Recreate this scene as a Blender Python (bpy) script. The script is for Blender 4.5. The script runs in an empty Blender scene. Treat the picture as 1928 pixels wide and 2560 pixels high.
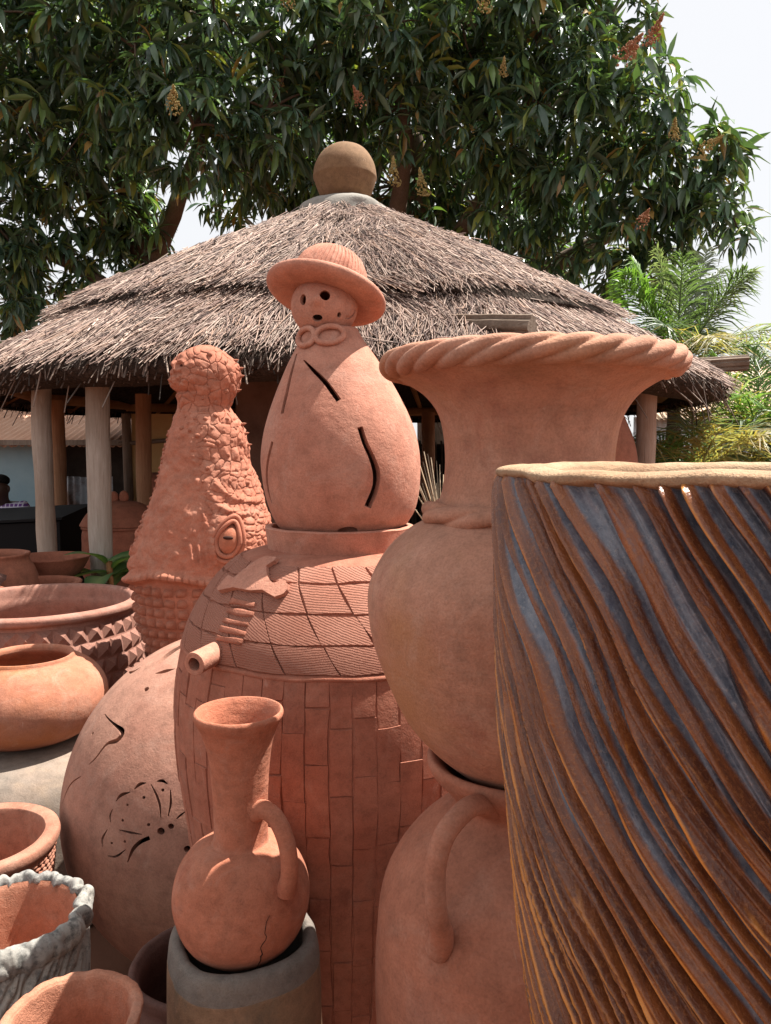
import bpy, bmesh, math, random
import numpy as np
from mathutils import Vector, Matrix

random.seed(7)
RNG = np.random.default_rng(11)
scene = bpy.context.scene
COL = scene.collection
PI = math.pi
R = math.radians

# ------------------------------------------------------------------ camera
cam_data = bpy.data.cameras.new('camera')
cam = bpy.data.objects.new('camera', cam_data)
COL.objects.link(cam)
cam.location = (0, 0, 1.7)
cam.rotation_euler = (R(90 - 4.5), 0, 0)
cam_data.sensor_fit = 'HORIZONTAL'
cam_data.sensor_width = 36
cam_data.lens = 35.94
cam_data.clip_start = 0.02
cam_data.clip_end = 2000
scene.camera = cam

# ------------------------------------------------------------------ world + sun
SUN_EL, SUN_AZ = 63, 25          # elevation; azimuth measured from +X towards +Y
world = bpy.data.worlds.new('World')
scene.world = world
world.use_nodes = True
wn = world.node_tree
sky = wn.nodes.new('ShaderNodeTexSky')
sky.sky_type = 'NISHITA'
sky.sun_disc = False
sky.sun_elevation = R(SUN_EL)
sky.sun_rotation = R(90 - SUN_AZ)
sky.air_density = 1.0
sky.dust_density = 3.0
sky.ozone_density = 1.0
bg = wn.nodes['Background']
bg.inputs['Strength'].default_value = 0.050
haze_mix = wn.nodes.new('ShaderNodeMix'); haze_mix.data_type = 'RGBA'      # bright tropical haze over the blue
haze_mix.inputs[0].default_value = 0.84
haze_mix.inputs[7].default_value = (7.9, 7.9, 7.95, 1)
wn.links.new(sky.outputs[0], haze_mix.inputs[6])
wn.links.new(haze_mix.outputs[2], bg.inputs['Color'])

sun_data = bpy.data.lights.new('sun', 'SUN')
sun_data.energy = 5.0
sun_data.angle = R(0.53)
sun_data.color = (1.0, 0.95, 0.87)
sun = bpy.data.objects.new('sun', sun_data)
COL.objects.link(sun)
sd = Vector((math.cos(R(SUN_EL)) * math.cos(R(SUN_AZ)), math.cos(R(SUN_EL)) * math.sin(R(SUN_AZ)), math.sin(R(SUN_EL))))
sun.rotation_euler = sd.to_track_quat('Z', 'Y').to_euler()
sun.location = sd * 30

scene.view_settings.view_transform = 'Standard'
scene.view_settings.look = 'None'
scene.view_settings.exposure = 1.4
scene.view_settings.gamma = 1
scene.view_settings.use_curve_mapping = False
scene.render.engine = 'CYCLES'
scene.cycles.max_bounces = 8
scene.cycles.diffuse_bounces = 4
scene.cycles.transmission_bounces = 3
scene.cycles.glossy_bounces = 2
scene.cycles.use_denoising = True
scene.cycles.sample_clamp_indirect = 6

# ------------------------------------------------------------------ helpers: objects
def tag(o, label=None, cat=None, group=None, kind=None):
    if label: o['label'] = label
    if cat: o['category'] = cat
    if group: o['group'] = group
    if kind: o['kind'] = kind
    return o

def thing(name, label, cat, loc=(0, 0, 0), rot=(0, 0, 0), group=None):
    o = bpy.data.objects.new(name, None)
    o.empty_display_size = 0.05
    COL.objects.link(o)
    o.location = loc
    o.rotation_euler = rot
    return tag(o, label, cat, group)

def link(name, me, mat=None, parent=None, loc=None, rot=None, scale=None):
    o = bpy.data.objects.new(name, me)
    COL.objects.link(o)
    if mat is not None and len(me.materials) == 0:
        me.materials.append(mat)
    if parent is not None:
        o.parent = parent
    if loc is not None: o.location = loc
    if rot is not None: o.rotation_euler = rot
    if scale is not None: o.scale = scale
    return o

def fast_mesh(name, V, F, smooth=True, uv=None, col=None):
    """V (n,3), F (m,k) uniform polygons"""
    V = np.asarray(V, np.float32); F = np.asarray(F, np.int32)
    me = bpy.data.meshes.new(name)
    me.vertices.add(len(V)); me.vertices.foreach_set('co', V.ravel())
    m, k = F.shape
    me.loops.add(m * k); me.loops.foreach_set('vertex_index', F.ravel())
    me.polygons.add(m)
    me.polygons.foreach_set('loop_start', np.arange(0, m * k, k, dtype=np.int32))
    me.polygons.foreach_set('loop_total', np.full(m, k, np.int32))
    me.polygons.foreach_set('use_smooth', np.full(m, bool(smooth)))
    if uv is not None:
        l = me.uv_layers.new(name='UVMap')
        l.data.foreach_set('uv', np.asarray(uv, np.float32)[F.ravel()].ravel())
    if col is not None:
        a = me.color_attributes.new('tone', 'FLOAT_COLOR', 'POINT')
        c = np.asarray(col, np.float32)
        if c.ndim == 1: c = np.stack([c, c, c, np.ones_like(c)], 1)
        a.data.foreach_set('color', c.ravel())
    me.update(calc_edges=True)
    me.validate()
    return me

class MB:
    """collects polygons into one mesh"""
    def __init__(s): s.v = []; s.f = []
    def add(s, V, F):
        n = len(s.v)
        s.v.extend([tuple(p) for p in V]); s.f.extend([tuple(i + n for i in f) for f in F])
    def box(s, c, d, rz=0.0):
        x, y, z = d[0] / 2, d[1] / 2, d[2] / 2
        ca, sa = math.cos(rz), math.sin(rz)
        P = []
        for a, b, e in [(-x,-y,-z),(x,-y,-z),(x,y,-z),(-x,y,-z),(-x,-y,z),(x,-y,z),(x,y,z),(-x,y,z)]:
            P.append((c[0] + a*ca - b*sa, c[1] + a*sa + b*ca, c[2] + e))
        s.add(P, [(0,3,2,1),(4,5,6,7),(0,1,5,4),(1,2,6,5),(2,3,7,6),(3,0,4,7)])
    def mesh(s, name, smooth=False):
        me = bpy.data.meshes.new(name); me.from_pydata(s.v, [], s.f)
        me.polygons.foreach_set('use_smooth', np.full(len(me.polygons), smooth)); me.update()
        return me

def crom(P, sub=6):
    """smooth a poly-line through its points (centripetal-ish Catmull-Rom)"""
    P = np.asarray(P, float)
    out = []
    n = len(P)
    for i in range(n - 1):
        p0 = P[i - 1] if i > 0 else 2 * P[0] - P[1]
        p1, p2 = P[i], P[i + 1]
        p3 = P[i + 2] if i + 2 < n else 2 * P[-1] - P[-2]
        for k in range(sub):
            t = k / sub
            out.append(0.5 * ((2*p1) + (-p0+p2)*t + (2*p0-5*p1+4*p2-p3)*t*t + (-p0+3*p1-3*p2+p3)*t**3))
    out.append(P[-1])
    return np.array(out)

def lathe(prof, n=128, sub=6, disp=None, smooth_prof=True, th=None):
    """surface of revolution. prof [(r,z)...]; disp(theta, z, r, index01)->dr"""
    P = crom(prof, sub) if smooth_prof else np.asarray(prof, float)
    P[:, 0] = np.maximum(P[:, 0], 0.0008)
    t = np.linspace(0, 2*PI, n, endpoint=False)
    m = len(P)
    TH, IX = np.meshgrid(t, np.arange(m))
    RR = P[IX, 0].copy(); ZZ = P[IX, 1].copy()
    if disp is not None:
        d = disp(TH, ZZ, RR, IX / (m - 1))
        if isinstance(d, tuple): RR = RR + d[0]; ZZ = ZZ + d[1]
        else: RR = RR + d
    V = np.stack([RR*np.cos(TH), RR*np.sin(TH), ZZ], -1).reshape(-1, 3)
    i = np.arange(m - 1)[:, None] * n; j = np.arange(n)[None, :]; j2 = (j + 1) % n
    F = np.stack([i + j, i + j2, i + n + j2, i + n + j], -1).reshape(-1, 4)
    # profile runs upward on the outside -> outward normals
    UV = np.stack([TH * 0.3, ZZ], -1).reshape(-1, 2)
    return V, F, UV

def lathe_obj(name, prof, mat, parent, n=128, sub=6, disp=None, smooth_prof=True):
    V, F, UV = lathe(prof, n, sub, disp, smooth_prof)
    return link(name, fast_mesh(name, V, F, True, UV), mat, parent)

def tube_vf(path, rad, n=14, squash=None, caps=True):
    P = np.asarray(path, float); m = len(P)
    rad = np.full(m, rad) if np.isscalar(rad) else np.asarray(rad, float)
    T = np.gradient(P, axis=0); T /= np.linalg.norm(T, axis=1)[:, None] + 1e-12
    up = np.array([0, 0, 1.0]) if abs(T[0][2]) < 0.9 else np.array([1.0, 0, 0])
    a = np.cross(T[0], up); a /= np.linalg.norm(a)
    V = []; F = []
    for i in range(m):
        a = a - T[i] * (a @ T[i]); a /= np.linalg.norm(a) + 1e-12
        b = np.cross(T[i], a)
        for k in range(n):
            q = 2*PI*k/n
            V.append(P[i] + rad[i]*(math.cos(q)*a + math.sin(q)*b*(squash or 1)))
    for i in range(m - 1):
        for k in range(n):
            k2 = (k + 1) % n
            F.append((i*n + k, i*n + k2, (i+1)*n + k2, (i+1)*n + k))
    if caps:
        F.append(tuple(range(n - 1, -1, -1))); F.append(tuple((m-1)*n + k for k in range(n)))
    return V, F

def tube_obj(name, path, rad, mat, parent=None, n=14, sub=0, squash=None, smooth=True):
    if sub:
        path = crom(path, sub)
        if not np.isscalar(rad):
            r0 = np.asarray(rad, float)
            rad = np.interp(np.linspace(0, 1, len(path)), np.linspace(0, 1, len(r0)), r0)
    V, F = tube_vf(path, rad, n, squash)
    mb = MB(); mb.add(V, F)
    me = mb.mesh(name, smooth)
    me.set_sharp_from_angle(angle=R(50))
    return link(name, me, mat, parent)

# smooth value noise (numpy) used to sculpt clay
class VNoise:
    def __init__(s, seed): s.t = np.random.default_rng(seed).random((64, 64, 64)) * 2 - 1
    def __call__(s, x, y, z=0.0):
        x, y, z = np.broadcast_arrays(np.asarray(x, float), np.asarray(y, float), np.asarray(z, float))
        xi, yi, zi = np.floor(x).astype(int), np.floor(y).astype(int), np.floor(z).astype(int)
        fx, fy, fz = x - xi, y - yi, z - zi
        fx, fy, fz = [f*f*(3 - 2*f) for f in (fx, fy, fz)]
        g = lambda a, b, c: s.t[(xi+a) % 64, (yi+b) % 64, (zi+c) % 64]
        l = lambda a, b, t: a + (b - a)*t
        return l(l(l(g(0,0,0), g(1,0,0), fx), l(g(0,1,0), g(1,1,0), fx), fy), l(l(g(0,0,1), g(1,0,1), fx), l(g(0,1,1), g(1,1,1), fx), fy), fz)
    def fbm(s, x, y, z=0.0, o=4):
        r = 0; a = 1; f = 1
        for k in range(o):
            r = r + a * s(np.asarray(x)*f + 7.3*k, np.asarray(y)*f + 3.1*k, np.asarray(z)*f); a *= .5; f *= 2.03
        return r
NZ = VNoise(3)
def cylnoise(TH, Z, k, zk, o=3, off=0.0):
    return NZ.fbm(np.cos(TH)*k + off + 20, np.sin(TH)*k + 20, Z*zk + off, o)

# ------------------------------------------------------------------ helpers: materials
class Mat:
    def __init__(s, name, rough=0.85, spec=0.3):
        s.m = bpy.data.materials.new(name); s.m.use_nodes = True
        s.nt = s.m.node_tree; s.b = s.nt.nodes['Principled BSDF']
        s.b.inputs['Roughness'].default_value = rough
        s.b.inputs['Specular IOR Level'].default_value = spec
        s.tc = s.nt.nodes.new('ShaderNodeTexCoord')
        s.last_bump = None
    def new(s, t, **kw):
        n = s.nt.nodes.new(t)
        for k, v in kw.items(): setattr(n, k, v)
        return n
    def ln(s, a, b): s.nt.links.new(a, b)
    def coord(s, scale=(1, 1, 1), src='Object', rot=(0, 0, 0)):
        mp = s.new('ShaderNodeMapping')
        mp.inputs['Scale'].default_value = scale; mp.inputs['Rotation'].default_value = rot
        s.ln(s.tc.outputs[src], mp.inputs['Vector']); return mp.outputs[0]
    def noise(s, scale, detail=5, rough=0.55, vec=None, dist=0.0):
        n = s.new('ShaderNodeTexNoise')
        n.inputs['Scale'].default_value = scale; n.inputs['Detail'].default_value = detail
        n.inputs['Roughness'].default_value = rough; n.inputs['Distortion'].default_value = dist
        s.ln(vec if vec is not None else s.tc.outputs['Object'], n.inputs['Vector'])
        return n.outputs['Fac']
    def voro(s, scale, feature='F1', vec=None):
        n = s.new('ShaderNodeTexVoronoi', feature=feature); n.inputs['Scale'].default_value = scale
        s.ln(vec if vec is not None else s.tc.outputs['Object'], n.inputs['Vector']); return n.outputs['Distance']
    def wave(s, scale, vec=None, axis='Z', dist=2.0, detail=2):
        n = s.new('ShaderNodeTexWave', bands_direction=axis); n.inputs['Scale'].default_value = scale
        n.inputs['Distortion'].default_value = dist; n.inputs['Detail'].default_value = detail
        s.ln(vec if vec is not None else s.tc.outputs['Object'], n.inputs['Vector']); return n.outputs['Fac']
    def ramp(s, fac, stops):
        n = s.new('ShaderNodeValToRGB'); e = n.color_ramp.elements
        while len(e) < len(stops): e.new(0.5)
        for i, (p, c) in enumerate(stops):
            e[i].position = p; e[i].color = (c, c, c, 1) if np.isscalar(c) else (*c, 1)
        s.ln(fac, n.inputs['Fac']); return n.outputs['Color']
    def mix(s, fac, a, b, mode='MIX'):
        n = s.new('ShaderNodeMix', data_type='RGBA', blend_type=mode)
        for i, v in ((0, fac), (6, a), (7, b)):
            if isinstance(v, (int, float)): n.inputs[i].default_value = v if i == 0 else (v, v, v, 1)
            elif isinstance(v, tuple): n.inputs[i].default_value = (*v, 1)
            else: s.ln(v, n.inputs[i])
        return n.outputs[2]
    def attr(s, name):
        n = s.new('ShaderNodeAttribute'); n.attribute_name = name; return n
    def color(s, c):
        if isinstance(c, tuple): s.b.inputs['Base Color'].default_value = (*c, 1)
        else: s.ln(c, s.b.inputs['Base Color'])
    def rough(s, v):
        s.ln(v, s.b.inputs['Roughness'])
    def bump(s, h, strength=0.3, dist=0.01):
        n = s.new('ShaderNodeBump'); n.inputs['Strength'].default_value = strength; n.inputs['Distance'].default_value = dist
        s.ln(h, n.inputs['Height'])
        if s.last_bump is not None: s.ln(s.last_bump, n.inputs['Normal'])
        s.last_bump = n.outputs[0]; s.ln(n.outputs[0], s.b.inputs['Normal'])

def clay(name, a, b, dark=None, dust=None, lines=0.0, grain=0.35, big=3.0, rough=0.88, dustamt=0.5, pit=0.4, darkpos=0.62, orange=None, smoke=None):
    m = Mat(name, rough, 0.25)
    k = 0.74
    tint = (k*1.0, k*1.02, k*0.99)
    a, b = tuple(v*t for v, t in zip(a, tint)), tuple(v*t for v, t in zip(b, tint))
    dark = dark and tuple(v*k for v in dark); dust = dust and tuple(v*k for v in dust); orange = orange and tuple(v*k for v in orange)
    n1 = m.noise(big, 6, 0.6, dist=0.4)
    c = m.mix(m.ramp(n1, [(0.32, 0.0), (0.68, 1.0)]), a, b)
    n2 = m.noise(big*6.5, 6, 0.68)
    c = m.mix(0.8, c, m.ramp(n2, [(0.28, 0.66), (0.52, 1.0), (0.75, 1.16)]), 'MULTIPLY')
    bands = m.noise(3.2, 5, 0.6, vec=m.coord((0.7, 0.7, 11)))
    c = m.mix(0.5, c, m.ramp(bands, [(0.3, 0.84), (0.7, 1.1)]), 'MULTIPLY')
    if orange is not None:
        c = m.mix(m.ramp(m.noise(big*0.8, 4, 0.5, vec=m.coord((1, 1, 1.4))), [(0.48, 0.0), (0.66, 1.0)]), c, orange)
    if dust is not None:
        d = m.ramp(m.noise(big*2.3, 6, 0.72, dist=0.8), [(0.52, 0.0), (0.74, dustamt)])
        c = m.mix(d, c, dust)
    if dark is not None:
        d = m.ramp(m.noise(big*1.3, 5, 0.7, vec=m.coord((1, 1, 0.6))), [(darkpos, 0.0), (darkpos + 0.16, 0.75)])
        c = m.mix(d, c, dark)
    if smoke is not None:      # fire clouds from the kiln
        c = m.mix(m.ramp(m.noise(big*0.55, 4, 0.6, dist=1.0), [(0.54, 0.0), (0.74, 0.7)]), c, tuple(v*k for v in smoke))
    fine = m.noise(big*60, 3, 0.7)
    c = m.mix(0.6, c, m.ramp(fine, [(0.3, 0.68), (0.6, 1.08)]), 'MULTIPLY')
    scr = m.noise(26, 5, 0.72, vec=m.coord((1, 1, 0.22), rot=(0.5, 0.35, 0)), dist=1.2)
    c = m.mix(m.ramp(scr, [(0.66, 0.0), (0.73, 0.4)]), c, (0.50, 0.34, 0.27))
    pits = m.voro(95)
    c = m.mix(m.ramp(pits, [(0.03, 0.5*pit), (0.09, 0.0)]), c, (0.12, 0.045, 0.03))
    m.color(c)
    if lines:
        w = m.wave(26, vec=m.coord((0.25, 0.25, 1)), axis='Z', dist=3.0, detail=4)
        m.bump(w, lines, 0.0015)
    m.bump(n2, 0.42, 0.006)
    m.bump(m.noise(big*22, 5, 0.7), 0.4, 0.0025)
    m.bump(fine, grain*1.3, 0.0016)
    return m.m

TC = (0.46, 0.175, 0.105)      # terracotta
TP = (0.53, 0.245, 0.175)      # pinkish, dusty terracotta
TD = (0.20, 0.075, 0.05)
M = {}
M['vase'] = clay('clay_vase', (0.53, 0.24, 0.16), (0.60, 0.31, 0.22), dark=(0.40, 0.145, 0.10), dust=(0.64, 0.42, 0.32), lines=0.10, big=5, dustamt=0.45, darkpos=0.57, orange=(0.53, 0.26, 0.135), smoke=(0.36, 0.18, 0.11))
M['jar'] = clay('clay_jar', (0.46, 0.17, 0.105), (0.52, 0.22, 0.145), dark=(0.30, 0.11, 0.08), dust=(0.54, 0.31, 0.23), lines=0.1, big=4, smoke=(0.32, 0.14, 0.105))
M['snow'] = clay('clay_figure', (0.56, 0.225, 0.155), (0.64, 0.31, 0.225), dust=(0.68, 0.44, 0.35), big=5, dustamt=0.45, dark=(0.42, 0.13, 0.085), darkpos=0.60)
M['barrel'] = clay('clay_barrel', (0.43, 0.145, 0.092), (0.50, 0.20, 0.135), dark=(0.20, 0.06, 0.042), dust=(0.55, 0.29, 0.21), big=6, darkpos=0.58)
M['brick_b'] = clay('clay_brick_b', (0.41, 0.142, 0.092), (0.48, 0.20, 0.138), dark=(0.18, 0.06, 0.045), dust=(0.50, 0.28, 0.21), big=9, darkpos=0.55)
M['brick_c'] = clay('clay_brick_c', (0.45, 0.185, 0.12), (0.53, 0.25, 0.175), dark=(0.24, 0.09, 0.06), dust=(0.58, 0.34, 0.26), big=8, darkpos=0.62)
M['jug'] = clay('clay_jug', (0.50, 0.165, 0.095), (0.56, 0.22, 0.14), dark=(0.36, 0.10, 0.06), dust=(0.56, 0.34, 0.26), lines=0.12, big=7, dustamt=0.4, smoke=(0.33, 0.15, 0.10))
M['sphere'] = clay('clay_sphere', (0.40, 0.18, 0.13), (0.50, 0.26, 0.19), dark=(0.22, 0.10, 0.085), dust=(0.56, 0.35, 0.27), big=3.2, dustamt=0.5, smoke=(0.26, 0.13, 0.105))
M['croc'] = clay('clay_croc', (0.47, 0.155, 0.095), (0.55, 0.225, 0.15), dark=(0.30, 0.085, 0.05), dust=(0.58, 0.34, 0.25), big=3.0, grain=0.5)
M['basin'] = clay('clay_basin', (0.38, 0.165, 0.125), (0.46, 0.235, 0.18), dark=(0.24, 0.11, 0.095), dust=(0.52, 0.34, 0.28), big=3.5, smoke=(0.22, 0.13, 0.12))
M['orange'] = clay('clay_orange', (0.50, 0.18, 0.105), (0.54, 0.235, 0.155), dark=(0.26, 0.12, 0.08), dust=(0.62, 0.38, 0.28), orange=(0.52, 0.195, 0.085), big=4.5, darkpos=0.60)
M['grey'] = clay('clay_grey', (0.24, 0.20, 0.175), (0.34, 0.25, 0.20), dark=(0.15, 0.12, 0.11), dust=(0.40, 0.29, 0.20), big=4)
M['greyplanter'] = clay('clay_greyplanter', (0.20, 0.175, 0.16), (0.25, 0.205, 0.18), dark=(0.13, 0.12, 0.12), dust=(0.33, 0.25, 0.19), big=6, grain=0.7)
M['olive'] = clay('clay_olive', (0.27, 0.165, 0.10), (0.33, 0.19, 0.12), dark=(0.13, 0.115, 0.085), dust=(0.44, 0.26, 0.15), big=7, grain=0.7, darkpos=0.52)
M['corn'] = clay('clay_corn', (0.40, 0.15, 0.095), (0.50, 0.24, 0.17), dust=(0.58, 0.36, 0.26), big=5)
M['planter'] = clay('clay_planter', (0.52, 0.20, 0.12), (0.58, 0.26, 0.17), dark=(0.34, 0.12, 0.07), dust=(0.58, 0.36, 0.27), big=6, grain=0.6, pit=0.8)
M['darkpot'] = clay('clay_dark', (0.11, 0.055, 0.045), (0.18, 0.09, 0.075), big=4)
M['bgclay'] = clay('clay_background', (0.34, 0.115, 0.07), (0.42, 0.16, 0.10), dark=(0.2, 0.07, 0.05), big=2.5)
M['ball'] = clay('clay_ball', (0.30, 0.17, 0.09), (0.24, 0.135, 0.075), dark=(0.12, 0.075, 0.045), dust=(0.42, 0.24, 0.14), big=4)
def flat(name, c, rough=0.9, spec=0.2):
    m = Mat(name, rough, spec); m.color(c); return m.m
M['hole'] = clay('hole_shade', (0.10, 0.035, 0.022), (0.16, 0.055, 0.035), big=6)  # very dark clay, shade of an opening put into the colour
M['crack'] = flat('crack_dark', (0.035, 0.014, 0.01))

def m_comb():
    m = Mat('clay_combed', 0.9, 0.2)
    n1 = m.noise(7, 6, 0.6)
    c = m.mix(m.ramp(n1, [(0.3, 0.0), (0.7, 1.0)]), (0.34, 0.135, 0.09), (0.41, 0.19, 0.135))
    uv = m.coord((1, 1, 1), 'UV')
    w1 = m.wave(82, vec=m.coord((1, 1, 1), 'UV', (0, 0, R(8))), axis='Y', dist=2.6, detail=4)
    w2 = m.wave(120, vec=m.coord((1, 1, 1), 'UV', (0, 0, R(-6))), axis='X', dist=3.5, detail=2)
    h = m.mix(0.6, m.ramp(w1, [(0.2, 0.0), (0.7, 1.0)]), m.ramp(w2, [(0.1, 0.25), (0.6, 1.0)]), 'MULTIPLY')
    h = m.mix(0.35, h, m.noise(90, 4, 0.7))
    c = m.mix(0.55, c, m.ramp(h, [(0.05, 0.55), (0.5, 1.0)]), 'MULTIPLY')
    m.color(c); m.bump(h, 0.9, 0.0045); m.bump(m.noise(260, 3), 0.3, 0.001)
    return m.m
M['comb'] = m_comb()

def m_glaze():
    """glaze that breaks rusty where it runs thin on the ridges and pools slate blue in the grooves"""
    m = Mat('glaze_rust_blue', 0.42, 0.5)
    at = m.attr('tone')
    sep = m.new('ShaderNodeSeparateColor'); m.ln(at.outputs['Color'], sep.inputs[0])
    cover, crest, under = sep.outputs[0], sep.outputs[1], sep.outputs[2]
    grain = m.noise(330, 4, 0.75); grit = m.noise(120, 5, 0.7); streak = m.noise(1.0, 6, 0.7, vec=m.coord((70, 9, 1), 'UV'), dist=0.3)
    def madd(x, k, c):
        n = m.new('ShaderNodeMath', operation='MULTIPLY_ADD'); m.ln(x, n.inputs[0]); n.inputs[1].default_value = k
        if isinstance(c, float): n.inputs[2].default_value = c
        else: m.ln(c, n.inputs[2])
        return n.outputs[0]
    v = madd(grain, 0.28, madd(grit, 0.35, madd(streak, 0.7, madd(cover, 1.0, -0.62))))
    blue = m.mix(m.ramp(grit, [(0.35, 0.0), (0.68, 1.0)]), (0.085, 0.105, 0.145), (0.20, 0.215, 0.25))
    blue = m.mix(m.ramp(grain, [(0.56, 0.0), (0.70, 0.6)]), blue, (0.34, 0.31, 0.29))
    blue = m.mix(m.ramp(streak, [(0.52, 0.0), (0.72, 0.6)]), blue, (0.13, 0.095, 0.115))
    rust = m.mix(m.ramp(streak, [(0.35, 0.0), (0.62, 1.0)]), (0.25, 0.08, 0.024), (0.085, 0.03, 0.018))
    rust = m.mix(m.ramp(grain, [(0.50, 0.0), (0.70, 0.45)]), rust, (0.36, 0.14, 0.04))
    c = m.mix(m.ramp(v, [(0.32, 0.0), (0.62, 1.0)]), blue, rust)
    c = m.mix(m.ramp(madd(grit, 0.4, madd(crest, 1.0, -0.20)), [(0.25, 0.0), (0.70, 0.95)]), c, (0.56, 0.22, 0.045))
    c = m.mix(m.ramp(under, [(0.2, 0.0), (0.8, 0.8)]), c, (0.030, 0.018, 0.016))  # dark brown ridge foot, with the groove's shade painted into the colour
    m.color(c)
    m.rough(m.ramp(grain, [(0.3, 0.15), (0.7, 0.34)]))
    m.bump(streak, 0.5, 0.0035); m.bump(grit, 0.3, 0.002); m.bump(grain, 0.5, 0.0012)
    return m.m
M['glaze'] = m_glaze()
M['lip'] = clay('clay_lip', (0.46, 0.27, 0.16), (0.56, 0.38, 0.25), dark=(0.22, 0.10, 0.05), big=9, grain=0.7)

def m_white():
    m = Mat('whitewash_worn', 0.85, 0.25)
    c = m.mix(m.ramp(m.noise(9, 6, 0.6), [(0.35, 0.0), (0.7, 1.0)]), (0.22, 0.215, 0.205), (0.36, 0.335, 0.29))
    c = m.mix(m.ramp(m.noise(38, 9, 0.75), [(0.48, 0.0), (0.62, 0.85)]), c, (0.075, 0.075, 0.072))
    c = m.mix(m.ramp(m.noise(14, 8, 0.7, vec=m.coord((1, 1, .6))), [(0.60, 0.0), (0.74, 0.7)]), c, (0.30, 0.20, 0.15))
    m.color(c); m.bump(m.noise(45, 7, 0.7), 0.5, 0.006); m.bump(m.noise(240, 3), 0.3, 0.001)
    return m.m
M['white'] = m_white()

def m_wood(name, a, b, lie=False):
    m = Mat(name, 0.9, 0.2)
    sw = (lambda k, z: (z, k, k)) if lie else (lambda k, z: (k, k, z))
    g = m.noise(9, 8, 0.7, vec=m.coord(sw(6, 0.5)), dist=0.5)
    c = m.mix(m.ramp(g, [(0.3, 0.0), (0.7, 1.0)]), a, b)
    c = m.mix(m.ramp(m.noise(2.2, 5, 0.6, vec=m.coord((1, 1, 0.5))), [(0.45, 0.0), (0.7, 0.7)]), c, (a[0]*0.55, a[1]*0.5, a[2]*0.45))
    cr = m.noise(16, 6, 0.65, vec=m.coord(sw(5, 0.22)))
    c = m.mix(m.ramp(cr, [(0.27, 0.9), (0.33, 0.0)]), c, (0.06, 0.04, 0.03))
    c = m.mix(m.ramp(m.noise(1.1, 3, 0.5), [(0.42, 0.0), (0.68, 0.6)]), c, (a[0]*0.85, a[1]*0.62, a[2]*0.45))
    m.color(c); m.bump(g, 0.6, 0.012); m.bump(cr, 0.6, 0.012)
    return m.m
M['post'] = m_wood('wood_post', (0.34, 0.285, 0.235), (0.50, 0.44, 0.385))
M['postbrown'] = m_wood('wood_post_brown', (0.30, 0.16, 0.09), (0.42, 0.24, 0.14))
M['postgrey'] = m_wood('wood_post_grey', (0.42, 0.31, 0.25), (0.55, 0.47, 0.42))
M['log'] = m_wood('wood_log_weathered', (0.16, 0.125, 0.10), (0.29, 0.235, 0.19))
M['loglay'] = m_wood('wood_log_lying', (0.13, 0.10, 0.08), (0.30, 0.24, 0.19), lie=True)
M['beam'] = m_wood('wood_beam', (0.34, 0.17, 0.075), (0.42, 0.23, 0.11))
M['bark'] = m_wood('bark', (0.10, 0.075, 0.055), (0.19, 0.145, 0.11))

def m_tone(name, rough=0.85, trans=0.0, spec=0.3, var=0.25):
    """colour stored per straw / per leaf"""
    m = Mat(name, rough, spec)
    a = m.attr('tone')
    c = m.mix(var, a.outputs['Color'], m.ramp(m.noise(14, 5, 0.6), [(0.3, 0.6), (0.7, 1.25)]), 'MULTIPLY')
    m.color(c)
    if trans:
        tr = m.new('ShaderNodeBsdfTranslucent'); m.ln(m.mix(1.0, c, (1.5, 1.6, 0.6), 'MULTIPLY'), tr.inputs[0])
        mx = m.new('ShaderNodeMixShader'); mx.inputs[0].default_value = trans
        out = m.nt.nodes['Material Output']
        m.ln(m.b.outputs[0], mx.inputs[1]); m.ln(tr.outputs[0], mx.inputs[2]); m.ln(mx.outputs[0], out.inputs['Surface'])
    return m.m
M['straw'] = m_tone('thatch_straw', 0.8, 0.0)
M['leaf'] = m_tone('mango_leaf', 0.27, 0.22, spec=0.6)
M['palm'] = m_tone('palm_leaf', 0.4, 0.38, spec=0.5)
M['dry'] = m_tone('dry_stem', 0.8, 0.1)

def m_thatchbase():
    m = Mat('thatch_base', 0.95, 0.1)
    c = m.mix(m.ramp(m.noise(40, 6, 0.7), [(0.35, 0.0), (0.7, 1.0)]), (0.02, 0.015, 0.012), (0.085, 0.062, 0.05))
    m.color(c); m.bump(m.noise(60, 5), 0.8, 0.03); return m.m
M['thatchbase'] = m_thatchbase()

def m_mud(name, a, b, scale=3):
    m = Mat(name, 0.95, 0.1)
    n = m.noise(scale, 8, 0.65)
    m.color(m.mix(m.ramp(n, [(0.3, 0.0), (0.7, 1.0)]), a, b)); m.bump(n, 0.6, 0.03); m.bump(m.noise(scale*14, 5), 0.4, 0.01)
    return m.m
M['mud'] = m_mud('mud_wall', (0.10, 0.055, 0.04), (0.20, 0.115, 0.085))
M['soil'] = m_mud('red_soil', (0.10, 0.048, 0.031), (0.17, 0.085, 0.056), 1.5)
M['concrete'] = m_mud('concrete_cap', (0.20, 0.185, 0.165), (0.32, 0.30, 0.27), 5)
M['bluewall'] = m_mud('blue_plaster', (0.17, 0.27, 0.32), (0.27, 0.37, 0.40), 1.2)
M['ply'] = m_mud('plywood', (0.40, 0.24, 0.10), (0.52, 0.34, 0.16), 1.5)
M['brick'] = m_mud('red_brick', (0.17, 0.075, 0.055), (0.27, 0.13, 0.10), 5)
M['black'] = flat('black_lacquer', (0.006, 0.006, 0.007), 0.7, 0.15)
M['shadowwall'] = m_mud('shade_boards', (0.02, 0.016, 0.014), (0.05, 0.04, 0.033), 4)  # near-black so the shade of the interiors sits in the board colour
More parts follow.
